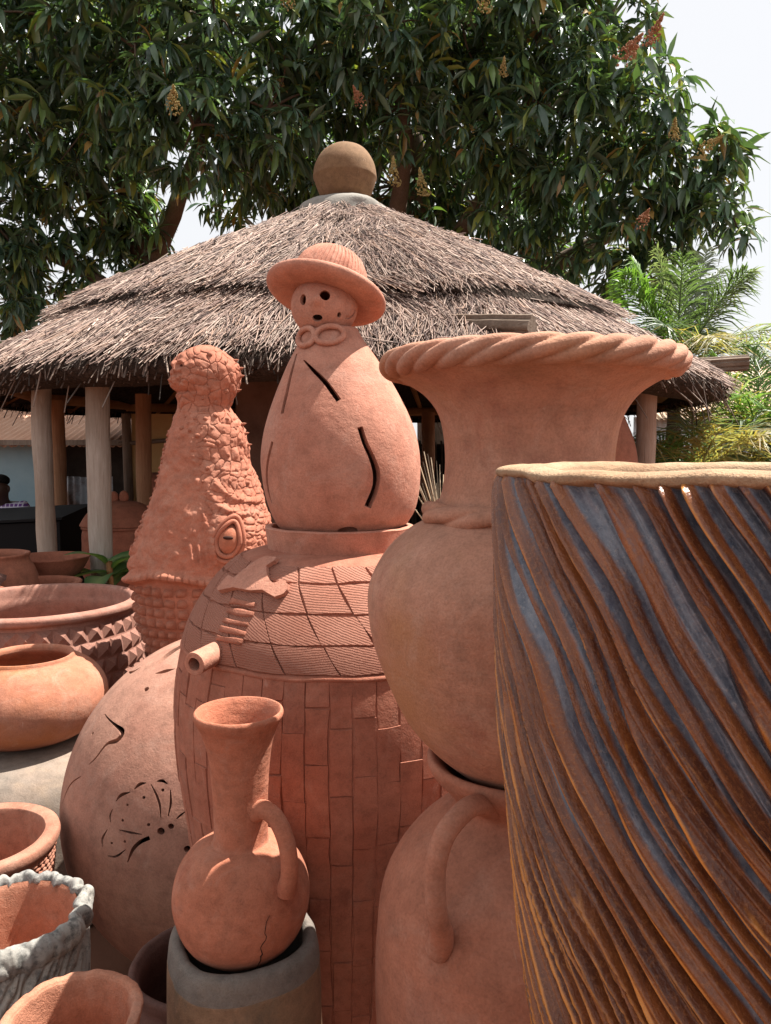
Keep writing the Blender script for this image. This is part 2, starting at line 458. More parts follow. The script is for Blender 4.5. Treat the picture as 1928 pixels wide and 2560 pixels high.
def m_tin(name, a, b, rust, amt):
    m = Mat(name, 0.6, 0.4)
    n = m.noise(2.2, 9, 0.7, vec=m.coord((1, 1, 0.35)))
    c = m.mix(m.ramp(m.noise(1.2, 4), [(0.35, 0.0), (0.65, 1.0)]), a, b)
    c = m.mix(m.ramp(n, [(amt, 0.0), (amt + 0.12, 1.0)]), c, rust)
    m.color(c); m.bump(n, 0.2, 0.005); return m.m
M['tinroof'] = m_tin('tin_roof_rust', (0.52, 0.28, 0.18), (0.60, 0.36, 0.25), (0.40, 0.17, 0.09), 0.6)
M['tinsand'] = m_tin('tin_roof_sand', (0.62, 0.44, 0.30), (0.66, 0.49, 0.35), (0.55, 0.36, 0.22), 0.66)
M['tinsheet'] = m_tin('tin_sheet', (0.30, 0.33, 0.36), (0.40, 0.42, 0.45), (0.13, 0.075, 0.055), 0.44)
M['tinpale'] = m_tin('tin_sheet_pale', (0.45, 0.55, 0.60), (0.55, 0.62, 0.66), (0.35, 0.33, 0.32), 0.7)

# ================================================================== SETTING
g = 400
gv = []; gf = []
N0 = 60
xs = np.sign(np.linspace(-1, 1, N0)) * np.abs(np.linspace(-1, 1, N0))**3 * g
GX, GY = np.meshgrid(xs, xs)
GZ = NZ.fbm(GX*0.9 + 5, GY*0.9 + 5, 0.3, 4) * 0.015 - 0.02
Vg = np.stack([GX, GY + 3, GZ], -1).reshape(-1, 3)
ii = np.arange(N0 - 1)[:, None]*N0 + np.arange(N0 - 1)[None, :]
Fg = np.stack([ii, ii + 1, ii + N0 + 1, ii + N0], -1).reshape(-1, 4)
tag(link('ground', fast_mesh('ground', Vg, Fg), M['soil']), kind='structure')

# ---------------------------------------------------------------- pavilion
PC = np.array([-0.38, 7.5]); PR = 3.32; ZE, ZA = 2.275, 3.98
pav = thing('thatched_pavilion', 'round open pavilion with two-tier grey thatched roof on wooden posts', 'pavilion', (PC[0], PC[1], 0))
def roof_z(r, tier):
    t = np.asarray(r) / PR
    z = ZA - (ZA - ZE) * (0.88*t + 0.12*t*t)
    return z + (0.11 if tier else 0.0)
R1 = 2.5
def roofdisp(TH, Z, RR, I):
    return (0.02*cylnoise(TH, Z, 4, 2, 3)*(RR > 0.3), 0.012*cylnoise(TH, Z, 5, 3, 3, 9.0) - 0.055)
prof_low = [(3.10, ZE - 0.13), (PR - 0.03, ZE - 0.10)] + [(r, float(roof_z(r, 0))) for r in (PR, 3.0, 2.6, 2.2, 1.8)]
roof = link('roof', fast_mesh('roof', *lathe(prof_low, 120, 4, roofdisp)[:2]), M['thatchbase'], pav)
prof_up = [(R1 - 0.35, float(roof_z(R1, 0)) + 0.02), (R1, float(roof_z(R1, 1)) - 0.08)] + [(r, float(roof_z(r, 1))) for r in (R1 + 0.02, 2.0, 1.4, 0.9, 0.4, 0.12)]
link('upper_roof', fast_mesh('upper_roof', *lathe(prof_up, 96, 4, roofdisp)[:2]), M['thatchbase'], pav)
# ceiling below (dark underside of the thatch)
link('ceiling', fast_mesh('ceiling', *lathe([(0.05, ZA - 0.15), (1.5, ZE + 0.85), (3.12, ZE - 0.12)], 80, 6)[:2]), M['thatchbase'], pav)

def straws(n, rmin, rmax, tier, seed, shaggy=0.1):
    rg = np.random.default_rng(seed)
    th = rg.uniform(0, 2*PI, n)
    r = np.sqrt(rg.uniform(rmin**2, rmax**2, n))
    if tier: r = r*(1 + 0.07*np.clip(r - 1.6, 0, 1)*NZ.fbm(np.cos(th)*3 + 70, np.sin(th)*3 + 70, 1.0, 3))
    L = rg.uniform(0.10, 0.36, n)
    z = roof_z(r, tier) + rg.uniform(-0.03, 0.035, n) + 0.025*NZ.fbm(np.cos(th)*5 + 9, np.sin(th)*5 + 9, r*3, 3)
    slope = -(ZA - ZE)/PR * (0.88 + 0.24*r/PR)
    rad = np.stack([np.cos(th), np.sin(th), slope], 1); rad /= np.linalg.norm(rad, axis=1)[:, None]
    tan = np.stack([-np.sin(th), np.cos(th), np.zeros(n)], 1)
    clump = 0.35*NZ.fbm(np.cos(th)*6 + 30, np.sin(th)*6 + 30, r*2.2, 3)
    wild = rg.random(n) < shaggy
    ang = clump + rg.normal(0, 0.17, n) + wild*rg.normal(0, 0.7, n)
    lift = rg.normal(-0.02, 0.06, n) + wild*rg.uniform(0.0, 0.28, n)
    d = rad*np.cos(ang)[:, None] + tan*np.sin(ang)[:, None]
    nrm = np.cross(rad, tan); nrm *= np.sign(nrm[:, 2:3])
    d = d + nrm*lift[:, None]; d /= np.linalg.norm(d, axis=1)[:, None]
    p0 = np.stack([r*np.cos(th), r*np.sin(th), z], 1) - d*L[:, None]*0.5
    p1 = p0 + d*L[:, None]
    # droop the tips that leave the eave
    s = np.cross(d, nrm); s /= np.linalg.norm(s, axis=1)[:, None]
    w = rg.uniform(0.002, 0.0046, n)
    V = []
    for (p, q) in ((p0, 1.0), (p1, 0.75)):
        for k in range(3):
            a = 2*PI*k/3 + PI/2
            V.append(p + (s*math.cos(a) + nrm*math.sin(a))*(w*q)[:, None])
    V = np.stack(V, 1).reshape(-1, 3)
    b = np.arange(n)[:, None]*6
    F = np.concatenate([np.concatenate([b + k, b + (k+1) % 3, b + 3 + (k+1) % 3, b + 3 + k], 1) for k in range(3)], 0)
    tone = rg.uniform(0.55, 1.2, n)[:, None]*np.array([[1.32, 1.27, 1.22]])
    base = np.array([[0.265, 0.195, 0.165], [0.345, 0.275, 0.24], [0.175, 0.12, 0.105], [0.085, 0.06, 0.055], [0.27, 0.185, 0.145]])
    c = base[rg.choice(5, n, p=[.30, .20, .24, .18, .08])]*tone
    c = np.repeat(np.concatenate([c, np.ones((n, 1))], 1), 6, 0)
    return V, F, c
for nm, a in (('straw', (46000, 2.1, PR + 0.02, 0, 1, 0.07)), ('upper_straw', (46000, 0.30, R1 + 0.05, 1, 2, 0.09))):
    V, F, c = straws(*a)
    o = link(nm, fast_mesh(nm, V, F, True, col=c), M['straw'], pav)
    tag(o, kind='stuff')
# fringe hanging from the eave
def fringe(n, seed):
    rg = np.random.default_rng(seed)
    th = rg.uniform(0, 2*PI, n); r = PR + rg.uniform(-0.22, 0.03, n)
    z = ZE - rg.uniform(0.0, 0.10, n)
    d = np.stack([np.cos(th)*rg.uniform(0.2, 1.0, n), np.sin(th)*rg.uniform(0.2, 1.0, n), -rg.uniform(0.5, 1.3, n)], 1)
    d += rg.normal(0, 0.2, (n, 3)); d /= np.linalg.norm(d, axis=1)[:, None]
    L = rg.uniform(0.03, 0.12, n)*(1 + (rg.random(n) < 0.05)*1.8)
    p0 = np.stack([r*np.cos(th), r*np.sin(th), z], 1); p1 = p0 + d*L[:, None]
    s = np.cross(d, [[0.3, 0.2, 0.9]]); s /= np.linalg.norm(s, axis=1)[:, None]; q = np.cross(d, s)
    w = rg.uniform(0.003, 0.006, n); V = []
    for p in (p0, p1):
        for k in range(3):
            a = 2*PI*k/3; V.append(p + (s*math.cos(a) + q*math.sin(a))*w[:, None])
    V = np.stack(V, 1).reshape(-1, 3); b = np.arange(n)[:, None]*6
    F = np.concatenate([np.concatenate([b + k, b + (k+1) % 3, b + 3 + (k+1) % 3, b + 3 + k], 1) for k in range(3)], 0)
    c = np.array([0.17, 0.125, 0.10])*rg.uniform(0.2, 1.6, n)[:, None]
    return V, F, np.repeat(np.concatenate([c, np.ones((n, 1))], 1), 6, 0)
V, F, c = fringe(8500, 5)
tag(link('eave_fringe', fast_mesh('eave_fringe', V, F, True, col=c), M['straw'], pav), kind='stuff')
# concrete cap under the ball
lathe_obj('cap', [(0.46, 3.88), (0.40, 3.985), (0.32, 4.035), (0.20, 4.065), (0.02, 4.07)], M['concrete'], pav, 48, 5,
          lambda T, Z, RR, I: 0.025*cylnoise(T, Z, 2, 8))
# posts, ring beam, rafters
def post(px, py, r, z0, z1, mat, seed, lean=(0, 0)):
    n = 12; zz = np.linspace(z0, z1, n); rg = np.random.default_rng(seed)
    wob = np.cumsum(rg.normal(0, 0.006, (n, 2)), 0)
    P = np.stack([px - PC[0] + wob[:, 0] + lean[0]*(zz - z0), py - PC[1] + wob[:, 1] + lean[1]*(zz - z0), zz], 1)
    return tube_obj('post', P, r*(1 + rg.normal(0, 0.03, n)), M[mat], pav, 14)
post(-2.40, 5.40, 0.065, -0.05, 2.15, 'post', 1)
post(-1.87, 5.00, 0.074, -0.05, 2.22, 'post', 2)
post(-2.12, 6.80, 0.066, -0.05, 2.20, 'postbrown', 3)
post(2.02, 5.85, 0.072, -0.05, 2.20, 'postgrey', 4)
post(0.55, 9.9, 0.085, -0.05, 2.20, 'postbrown', 6)
post(-3.2, 7.6, 0.07, -0.05, 2.2, 'postbrown', 8)
post(2.45, 8.1, 0.07, -0.05, 2.2, 'postbrown', 9)
angs = np.linspace(0, 2*PI, 13)
rb = 3.0
for k in range(12):
    a0, a1 = angs[k], angs[k+1]
    p0 = (rb*math.cos(a0)*1.01, rb*math.sin(a0)*1.01, ZE - 0.04); p1 = (rb*math.cos(a1)*1.01, rb*math.sin(a1)*1.01, ZE - 0.055)
    tube_obj('ring_beam', [p0, tuple((np.array(p0) + np.array(p1))/2), p1], 0.055, M['beam'], pav, 10)
for k in range(16):
    a = 2*PI*k/16 + 0.1
    tube_obj('rafter', [(3.2*math.cos(a), 3.2*math.sin(a), ZE - 0.14), (0.3*math.cos(a), 0.3*math.sin(a), ZA - 0.22)], 0.035, M['beam'], pav, 8)
# log ends sticking out through the thatch
def log_end(p0, p1, r, seed):
    rg = np.random.default_rng(seed); n = 7
    P = np.linspace(p0, p1, n) - np.array([PC[0], PC[1], 0])
    V, F = tube_vf(crom(P, 4), r, 28); V = np.array(V); C_ = np.repeat(crom(P, 4), 28, 0)
    ph = np.tile(np.arange(28), len(V)//28); fl = rg.normal(0, 0.09, 28); fl[5] = -0.35; fl[6] = -0.3; fl[17] = -0.25
    V = C_ + (V - C_)*(1 + fl[ph] + 0.05*NZ.fbm(V[:, 0]*9, V[:, 1]*9 + 3, V[:, 2]*9, 3))[:, None]
    mbl = MB(); mbl.add(V, F); me = mbl.mesh('log_end', True); me.set_sharp_from_angle(angle=R(40))
    return link('log_end', me, M['loglay'], pav)
log_end((0.16, 4.90, 2.49), (0.83, 4.42, 2.405), 0.060, 1)
log_end((2.20, 6.15, 2.36), (2.80, 6.02, 2.385), 0.058, 2)
# inner mud wall (an arc)
def arc_wall(name, rad, a0, a1, z0, z1, mat, parent):
    t = np.linspace(R(a0), R(a1), 50); zz = np.linspace(z0, z1, 24)
    T, Z = np.meshgrid(t, zz); RR = rad + 0.025*cylnoise(T, Z, 5, 2.5, 4)
    V1 = np.stack([RR*np.cos(T), RR*np.sin(T), Z], -1).reshape(-1, 3)
    V2 = np.stack([(rad - 0.18)*np.cos(T), (rad - 0.18)*np.sin(T), Z], -1).reshape(-1, 3)
    n = 50; i = np.arange(23)[:, None]*n + np.arange(49)[None, :]
    F1 = np.stack([i, i + 1, i + n + 1, i + n], -1).reshape(-1, 4)
    F2 = F1[:, ::-1] + len(V1)
    m = len(V1); e = []
    for k in range(23):
        e.append((k*n, (k+1)*n, m + (k+1)*n, m + k*n)); e.append((k*n + n-1, m + k*n + n-1, m + (k+1)*n + n-1, (k+1)*n + n-1))
    return link(name, fast_mesh(name, np.concatenate([V1, V2]), np.concatenate([F1, F2, np.array(e)])), M[mat], parent)
arc_wall('mud_wall', 1.75, 244, 279, -0.05, 2.72, 'mud', pav)

ball = thing('ball_finial', 'mossy brown round clay ball crowning the thatched roof', 'finial', (PC[0], PC[1], 3.985))
V, F, UV = lathe([(0.001, 0.0), (0.13, 0.03), (0.235, 0.12), (0.292, 0.26), (0.30, 0.31), (0.275, 0.42), (0.20, 0.53), (0.10, 0.585), (0.001, 0.60)], 96, 6, lambda T, Z, RR, I: 0.008*cylnoise(T, Z, 1.2, 3, 2)*np.clip(RR/0.1, 0, 1))
bl = link('ball', fast_mesh('ball', V, F, True, UV), M['ball'], ball)

# ================================================================== FOREGROUND POTS
# ---- twisted-rim vase and the handled jar it stands in
VC = (0.198, 1.067)
vase = thing('flared_vase', 'big terracotta vase with twisted rope rim and wide flared neck', 'vase', (VC[0], VC[1], 0))
vp = [(0.02, 1.243), (0.082, 1.247), (0.120, 1.272), (0.159, 1.312), (0.185, 1.355), (0.2055, 1.408), (0.218, 1.455), (0.2228, 1.500), (0.2145, 1.535), (0.193, 1.568), (0.166, 1.592),
      (0.140, 1.607), (0.128, 1.622), (0.1195, 1.645), (0.1158, 1.672), (0.1158, 1.700), (0.1195, 1.730), (0.128, 1.755), (0.145, 1.777), (0.167, 1.792), (0.187, 1.803),
      (0.189, 1.816), (0.170, 1.811), (0.143, 1.790), (0.119, 1.755), (0.106, 1.70), (0.108, 1.65), (0.128, 1.60), (0.19, 1.54), (0.205, 1.48), (0.17, 1.36), (0.1, 1.28), (0.01, 1.265)]
lathe_obj('body', vp, M['vase'], vase, 192, 6, lambda T, Z, RR, I: 0.0016*cylnoise(T, Z, 2.2, 9, 3))
def rope_ring(name, Rm, rt, zc, N, k, mat, parent, amp=0.3, sq=1.0, seed=0, uneven=0.0, n1=640, n2=40, prof=0.75):
    t = np.linspace(0, 2*PI, n1, endpoint=False); f = np.linspace(0, 2*PI, n2, endpoint=False)
    T, Fi = np.meshgrid(t, f, indexing='ij')
    warp = 0.5*np.sin(3*T + 1) + uneven*NZ(np.cos(T)*5 + 40, np.sin(T)*5 + 40, 2.0 + seed)
    ph = N*T + k*Fi + warp
    lobe = np.abs(np.cos(ph/2))**prof
    rr = rt*(1 - amp + amp*lobe + 0.05*cylnoise(T, np.sin(Fi)*0.05, 6, 8, 2))
    x = Rm + rr*np.cos(Fi); z = zc + rr*np.sin(Fi)*sq
    V = np.stack([x*np.cos(T), x*np.sin(T), z], -1).reshape(-1, 3)
    i = np.arange(n1)[:, None]; j = np.arange(n2)[None, :]
    A = i*n2 + j; B = ((i+1) % n1)*n2 + j; C = ((i+1) % n1)*n2 + (j+1) % n2; D = i*n2 + (j+1) % n2
    F = np.stack([A, B, C, D], -1).reshape(-1, 4)
    return link(name, fast_mesh(name, V, F), mat, parent)
rope_ring('rope_rim', 0.1855, 0.0225, 1.8165, 27, -4, M['vase'], vase, amp=0.36, sq=0.84, uneven=0.5, prof=0.6)
rope_ring('rope_collar', 0.1325, 0.0175, 1.614, 9, -3, M['vase'], vase, amp=0.36, sq=1.0, uneven=0.9, prof=0.7)

jar = thing('handled_jar', 'terracotta jar with loop handle and turned-out lip under the twisted-rim vase', 'jar', (VC[0], VC[1], 0))
jp = [(0.10, 0.0), (0.13, 0.02), (0.165, 0.3), (0.19, 0.6), (0.2095, 0.86), (0.2135, 0.95), (0.212, 1.0), (0.2045, 1.062), (0.187, 1.108), (0.159, 1.148), (0.127, 1.178), (0.103, 1.196),
      (0.0995, 1.209), (0.113, 1.226), (0.132, 1.247), (0.1385, 1.263), (0.134, 1.271), (0.124, 1.267), (0.109, 1.252), (0.093, 1.22), (0.090, 1.19), (0.12, 1.14), (0.185, 1.0), (0.175, 0.8)]
lathe_obj('body', jp, M['jar'], jar, 160, 6, lambda T, Z, RR, I: 0.0012*cylnoise(T, Z, 2.2, 7, 3))
def radial(az, r, z): return (r*math.cos(az), r*math.sin(az), z)
ha = R(-124)
hp = [radial(ha, 0.106, 1.232), radial(ha, 0.144, 1.252), radial(ha, 0.184, 1.258), radial(ha - 0.02, 0.222, 1.243), radial(ha - 0.03, 0.237, 1.213), radial(ha - 0.03, 0.238, 1.178), radial(ha - 0.04, 0.230, 1.145), radial(ha - 0.06, 0.214, 1.118), radial(ha - 0.09, 0.204, 1.096), radial(ha - 0.13, 0.202, 1.078), radial(ha - 0.16, 0.2005, 1.069)]
tube_obj('handle', hp, [0.017, 0.0145, 0.0138, 0.0136, 0.0134, 0.0132, 0.0134, 0.0150, 0.0165, 0.0165, 0.006], M['jar'], jar, 18, 5, squash=0.9)

# ---- rust and slate-blue ridged pot, very near on the right
ridged = thing('ridged_pot', 'glazed pot with slanting rust and slate-blue ridges, nearest on the right', 'pot', (0.300, 0.557, 0))
nz_, nt_ = 400, 1400
rp = crom([(0.125, 0.62), (0.138, 0.78), (0.152, 0.95), (0.166, 1.10), (0.178, 1.23), (0.1895, 1.31), (0.199, 1.39), (0.2075, 1.47), (0.2135, 1.54), (0.2170, 1.60), (0.2180, 1.65), (0.2175, 1.684)], 12)
zz = np.linspace(0.62, 1.684, nz_)
r0 = np.interp(zz, rp[:, 1], rp[:, 0])
T, Zm = np.meshgrid(np.linspace(0, 2*PI, nt_, endpoint=False), zz)
RB = np.repeat(r0[:, None], nt_, 1)
depth = 1.684 - Zm
T = T + (3.5*depth + 1.9*depth**2 - 1.9*depth**3)      # mesh columns run along the ridges
tw = -(3.5*depth + 1.9*depth**2 - 1.9*depth**3) + 0.09*NZ.fbm(np.cos(T)*1.3 + 3, np.sin(T)*1.3 + 3, Zm*4, 3)
u = T + tw
cu, su = np.cos(u), np.sin(u)
NR = 70
w1 = NR*u/(2*PI) + 0.75*NZ.fbm(cu*5 + 11, su*5 + 11, Zm*3.0, 3)
fr = w1 - np.floor(w1)
idn = np.floor(w1).astype(int) % NR
rgp = np.random.default_rng(21); ampk = rgp.uniform(0.55, 1.25, NR)[idn]*(0.75 + 0.45*NZ(cu*9 + 30, su*9 + 30, Zm*6))
pk = 0.32
tri = np.where(fr < pk, fr/pk, (1 - fr)/(1 - pk))
low = np.clip((1.60 - Zm + 0.05*NZ.fbm(cu*3 + 44, su*3 + 44, Zm*4, 2))/0.32, 0, 1)
ridge = (tri*tri*(3 - 2*tri))**0.9*(0.55 + 0.45*ampk)
w2 = NR*2.13*u/(2*PI) + 1.0*NZ.fbm(cu*6 + 51, su*6 + 51, Zm*3.4, 3)
fr2 = w2 - np.floor(w2); tri2 = np.where(fr2 < 0.35, fr2/0.35, (1 - fr2)/0.65)
amp2 = np.clip(0.5 + 0.9*NZ(cu*7 + 80, su*7 + 80, Zm*5), 0, 1.3)
grit = NZ.fbm(cu*70 + 8, su*70 + 8, Zm*26, 3)        # torn, gritty clay along the ridges
w3 = NR*5.3*u/(2*PI) + 1.2*NZ.fbm(cu*9 + 71, su*9 + 71, Zm*5, 2)
stri = NZ.fbm(w3, Zm*6.0, 3.0, 3)                    # tool drag marks along each ridge
dz = 0.0150*ridge + (0.0022 + 0.0068*low)*(0.35 + 0.65*amp2)*tri2**1.3 + 0.0006*grit*(0.35 + tri) + 0.0011*stri
edge = np.clip((1.684 - Zm)/0.004, 0, 1)
RBd = RB + (dz - 0.0115)*edge - 0.003*(1 - edge)
V = np.stack([RBd*np.cos(T), RBd*np.sin(T), Zm], -1).reshape(-1, 3)
i = np.arange(nz_ - 1)[:, None]*nt_; j = np.arange(nt_)[None, :]; j2 = (j + 1) % nt_
F = np.stack([i + j, i + j2, i + nt_ + j2, i + nt_ + j], -1).reshape(-1, 4)
# glaze thickness: thin (rust) on crests and their lee side, thick (slate blue) in the grooves; under adds painted groove shade
big = NZ.fbm(cu*2.2 + 60, su*2.2 + 60, Zm*3.2, 3)
sst = lambda x, e0, e1: np.clip((x - e0)/(e1 - e0), 0, 1)**2*(3 - 2*np.clip((x - e0)/(e1 - e0), 0, 1))
wd = 0.455 + 0.14*NZ(cu*8 + 90, su*8 + 90, Zm*5) + 0.40*low
rust = sst(fr, 0.02, 0.14)*(1 - sst(fr, wd + 0.02, wd + 0.30))*np.clip(0.55 + 0.5*ampk, 0, 1.1) + 0.34*tri2*amp2*(0.3 + 0.7*low) + 0.10*big + 0.22*stri
rust = np.clip(rust, 0, 1)
crest = np.exp(-((fr - 0.31)/0.065)**2)*(0.7 + 0.5*low) + 0.5*np.exp(-((fr - 0.55)/0.035)**2)*np.clip(stri*2, 0, 1)
crest = crest*np.clip(0.35 + 0.65*ampk, 0, 1.2)*np.clip(0.8 + 0.6*stri, 0, 1.2) + 0.8*low*(0.4 + 0.6*amp2)*np.exp(-((fr2 - 0.35)/0.11)**2)
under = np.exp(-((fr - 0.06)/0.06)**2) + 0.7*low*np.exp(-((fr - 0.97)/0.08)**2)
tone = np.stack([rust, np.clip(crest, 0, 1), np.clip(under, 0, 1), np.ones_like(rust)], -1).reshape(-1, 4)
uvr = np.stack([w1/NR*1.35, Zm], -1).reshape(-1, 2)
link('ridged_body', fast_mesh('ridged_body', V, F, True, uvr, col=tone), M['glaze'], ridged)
lathe_obj('rim', [(0.2080, 1.6800), (0.2165, 1.6825), (0.2160, 1.6872), (0.206, 1.6895), (0.196, 1.688), (0.190, 1.680), (0.187, 1.655), (0.185, 1.55), (0.165, 1.2), (0.13, 0.8), (0.01, 0.7)], M['lip'], ridged, 200, 5,
          lambda T, Z, RR, I: (0.0012*cylnoise(T, Z, 9, 20, 3), 0.0014*cylnoise(T, Z, 5, 3, 3, 4.0)*(Z > 1.67) + 0.0016*cylnoise(T, Z, 16, 3, 3, 7.0)*(Z < 1.684)*(Z > 1.67)))
lathe_obj('foot', [(0.10, 0.0), (0.115, 0.02), (0.122, 0.35), (0.122, 0.64)], M['lip'], ridged, 64, 4)

# ---- big brick-patterned urn
UC = (-0.095, 1.6)
urn = thing('brick_patterned_urn', 'tall terracotta urn with brick relief below and combed square panels above', 'urn', (UC[0], UC[1], 0))
up = [(0.17, 0.0), (0.19, 0.03), (0.215, 0.25), (0.25, 0.5), (0.284, 0.7), (0.308, 0.85), (0.3235, 0.97), (0.3345, 1.052), (0.340, 1.13), (0.3395, 1.206), (0.330, 1.280), (0.3125, 1.349), (0.2845, 1.403), (0.247, 1.452), (0.200, 1.489), (0.155, 1.502), (0.10, 1.505)]
UP = crom(up, 6)
def urn_r(z): return np.interp(z, UP[:, 1], UP[:, 0])
lathe_obj('body', up, M['barrel'], urn, 160, 6, lambda T, Z, RR, I: 0.0012*cylnoise(T, Z, 4, 8, 3) - 0.001)
def urn_pt(th, z, off):
    e = 0.004
    r = urn_r(z); dr = (urn_r(z + e) - urn_r(z - e))/(2*e)
    nl = np.sqrt(1 + dr*dr)
    rr = r + off/nl; z2 = z - dr*off/nl
    return np.stack([rr*np.cos(th), rr*np.sin(th), z2], -1)
def patch(th0, th1, z0, z1, off, nt=4, nz=5, twist=0.0, zref=0.0, gap=0.0015, wob=0.0, seed=0, base=-0.003):
    """a curved tile hugging the urn: top face plus a rim that drops to the body"""
    s = np.linspace(0, 1, nt); q = np.linspace(0, 1, nz)
    S, Q = np.meshgrid(s, q)
    def grid(ins, o):
        z = z0 + gap + ins + Q*(z1 - z0 - 2*gap - 2*ins)
        rr = urn_r((z0 + z1)/2); g_ = (gap + ins)/rr
        th = th0 + g_ + S*(th1 - th0 - 2*g_) + twist*(zref - z)
        if wob:
            th = th + wob*NZ(z*30 + seed, S*2 + seed, 1.0); z = z + wob*0.25*NZ(th*9 + seed, Q*2, 4.0)
        return th, z, urn_pt(th, z, o)
    th, z, A = grid(0.0012, off)
    if wob: A = A + 0.0
    _, _, B = grid(0.0, base)
    V = np.concatenate([A.reshape(-1, 3), B.reshape(-1, 3)]); uv = np.stack([th*0.30, z], -1).reshape(-1, 2)
    uv = np.concatenate([uv, uv]); n = nt; m = nt*nz
    i = np.arange(nz - 1)[:, None]*n + np.arange(n - 1)[None, :]
    F = [np.stack([i, i+1, i+n+1, i+n], -1).reshape(-1, 4)]
    e = []
    for k in range(nt - 1):
        e.append((k, m+k, m+k+1, k+1)); b = (nz-1)*n + k; e.append((b+1, m+b+1, m+b, b))
    for k in range(nz - 1):
        a = k*n; e.append((a+n, m+a+n, m+a, a)); a = k*n + n-1; e.append((a, m+a, m+a+n, a+n))
    F.append(np.array(e))
    return V, np.concatenate(F), uv
ncol = 52; rg = np.random.default_rng(5)
backV, backF, nb = [], [], 0
for cidx in range(ncol):
    a0 = 2*PI*cidx/ncol; a1 = 2*PI*(cidx+1)/ncol
    mid = (math.degrees((a0 + a1)/2) + 90) % 360
    front = mid < 100 or mid > 260
    z = 1.318; first = rg.uniform(0.03, 0.11)
    k = 0
    while z > 0.35:
        h = first if k == 0 else rg.uniform(0.095, 0.135)
        off = rg.uniform(0.0004, 0.0022)
        if k % 2 == cidx % 2: off += 0.0008
        V, F, uv = patch(a0, a1, z - h, z, off, 4, 5, gap=0.0003, wob=0.008, seed=cidx*3.1 + k, base=-0.0016)
        if front and z > 0.62:
            bm_ = fast_mesh('brick', V, F, True, uv); bm_.set_sharp_from_angle(angle=R(25)); link('brick', bm_, M[('barrel', 'brick_b')[int(rg.random() < 0.2)]], urn)
        else: backV.append(V); backF.append(F + nb); nb += len(V)
        z -= h; k += 1
tag(link('brick_relief', fast_mesh('brick_relief', np.concatenate(backV), np.concatenate(backF)), M['barrel'], urn), kind='stuff')
rows = [1.320, 1.366, 1.4145, 1.462, 1.4885]
npan = 21
for rI in range(4):
    for cI in range(npan):
        a0 = 2*PI*cI/npan + R(-99 + 17.14*0) ; a1 = a0 + 2*PI/npan
        V, F, uv = patch(a0, a1, rows[rI], rows[rI+1], 0.0036, 10, 7, twist=2.3, zref=1.4168, gap=0.0009, wob=0.007, seed=cI*2.7 + rI*5, base=-0.001)
        ra = rg.normal(0, 0.16); uv = np.stack([uv[:, 0]*math.cos(ra) - uv[:, 1]*math.sin(ra) + cI*0.37, uv[:, 0]*math.sin(ra) + uv[:, 1]*math.cos(ra)], 1)
        pm_ = fast_mesh('panel', V, F, True, uv); pm_.set_sharp_from_angle(angle=R(25)); link('panel', pm_, M['comb'], urn)
# seam below the panels
lathe_obj('seam', [(float(urn_r(1.308)) - 0.002, 1.308), (float(urn_r(1.312)) + 0.0034, 1.312), (float(urn_r(1.317)) + 0.0036, 1.317), (float(urn_r(1.322)) - 0.002, 1.322)], M['barrel'], urn, 140, 4, lambda T, Z, RR, I: (0.0012*cylnoise(T, Z, 9, 10, 2), 0.002*cylnoise(T, Z, 6, 1, 2)))
# shaped applique, ladder rungs and spout
def slab_on_urn(name, poly, off0, off1, mat):
    P = np.array(poly, float); th, z = np.radians(P[:, 0]), P[:, 1]
    bm = bmesh.new()
    top = [bm.verts.new(p) for p in urn_pt(th, z, off1)]
    f = bm.faces.new(top); bmesh.ops.triangulate(bm, faces=[f])
    bmesh.ops.subdivide_edges(bm, edges=bm.edges[:], cuts=2, use_grid_fill=True)
    for v in bm.verts:      # re-seat on the curved surface
        t = math.atan2(v.co.y, v.co.x); rr = math.hypot(v.co.x, v.co.y); zz_ = v.co.z
        for _ in range(3):
            pp = urn_pt(np.array(t), np.array(zz_), off1); d = v.co.z - pp[2]; zz_ += d
        v.co = Vector(urn_pt(np.array(t), np.array(zz_), off1))
    bmesh.ops.recalc_face_normals(bm, faces=bm.faces[:])
    r_ = bmesh.ops.extrude_face_region(bm, geom=bm.faces[:])
    for v in [e for e in r_['geom'] if isinstance(e, bmesh.types.BMVert)]:
        n_ = Vector((math.cos(math.atan2(v.co.y, v.co.x)), math.sin(math.atan2(v.co.y, v.co.x)), 0.8)).normalized()
        v.co -= n_*(off1 - off0)
    bmesh.ops.recalc_face_normals(bm, faces=bm.faces[:])
    me = bpy.data.meshes.new(name); bm.to_mesh(me); bm.free()
    me.polygons.foreach_set('use_smooth', np.full(len(me.polygons), True)); me.set_sharp_from_angle(angle=R(40))
    return link(name, me, mat, urn)
slab_on_urn('applique', [(-133.4, 1.4833), (-130.4, 1.4905), (-122.5, 1.4905), (-121.5, 1.486), (-124.0, 1.4780), (-121.5, 1.470), (-118.4, 1.4603), (-114.7, 1.4539), (-111.2, 1.4607), (-108.0, 1.4541), (-107.6, 1.447), (-108.6, 1.4402), (-111.8, 1.4349), (-118.5, 1.4435), (-123.7, 1.4405), (-134.3, 1.4406), (-142.75, 1.4304), (-144.8, 1.4335), (-143.9, 1.4555), (-138.0, 1.4542), (-129.2, 1.4692)][::-1], 0.004, 0.0145, M['snow'])
for (t, z, w) in [(-127, 1.4226, 7), (-125.9, 1.4075, 6.6), (-126.0, 1.3915, 6.4), (-126.1, 1.377, 6.4), (-126.3, 1.363, 6.2)]:
    V, F, uv = patch(R(t - w), R(t + w), z - 0.0052, z + 0.0056, 0.0080, 6, 4, gap=0.0004, wob=0.008, seed=z*100)
    link('rung', fast_mesh('rung', V, F, True, uv), M['barrel'], urn)
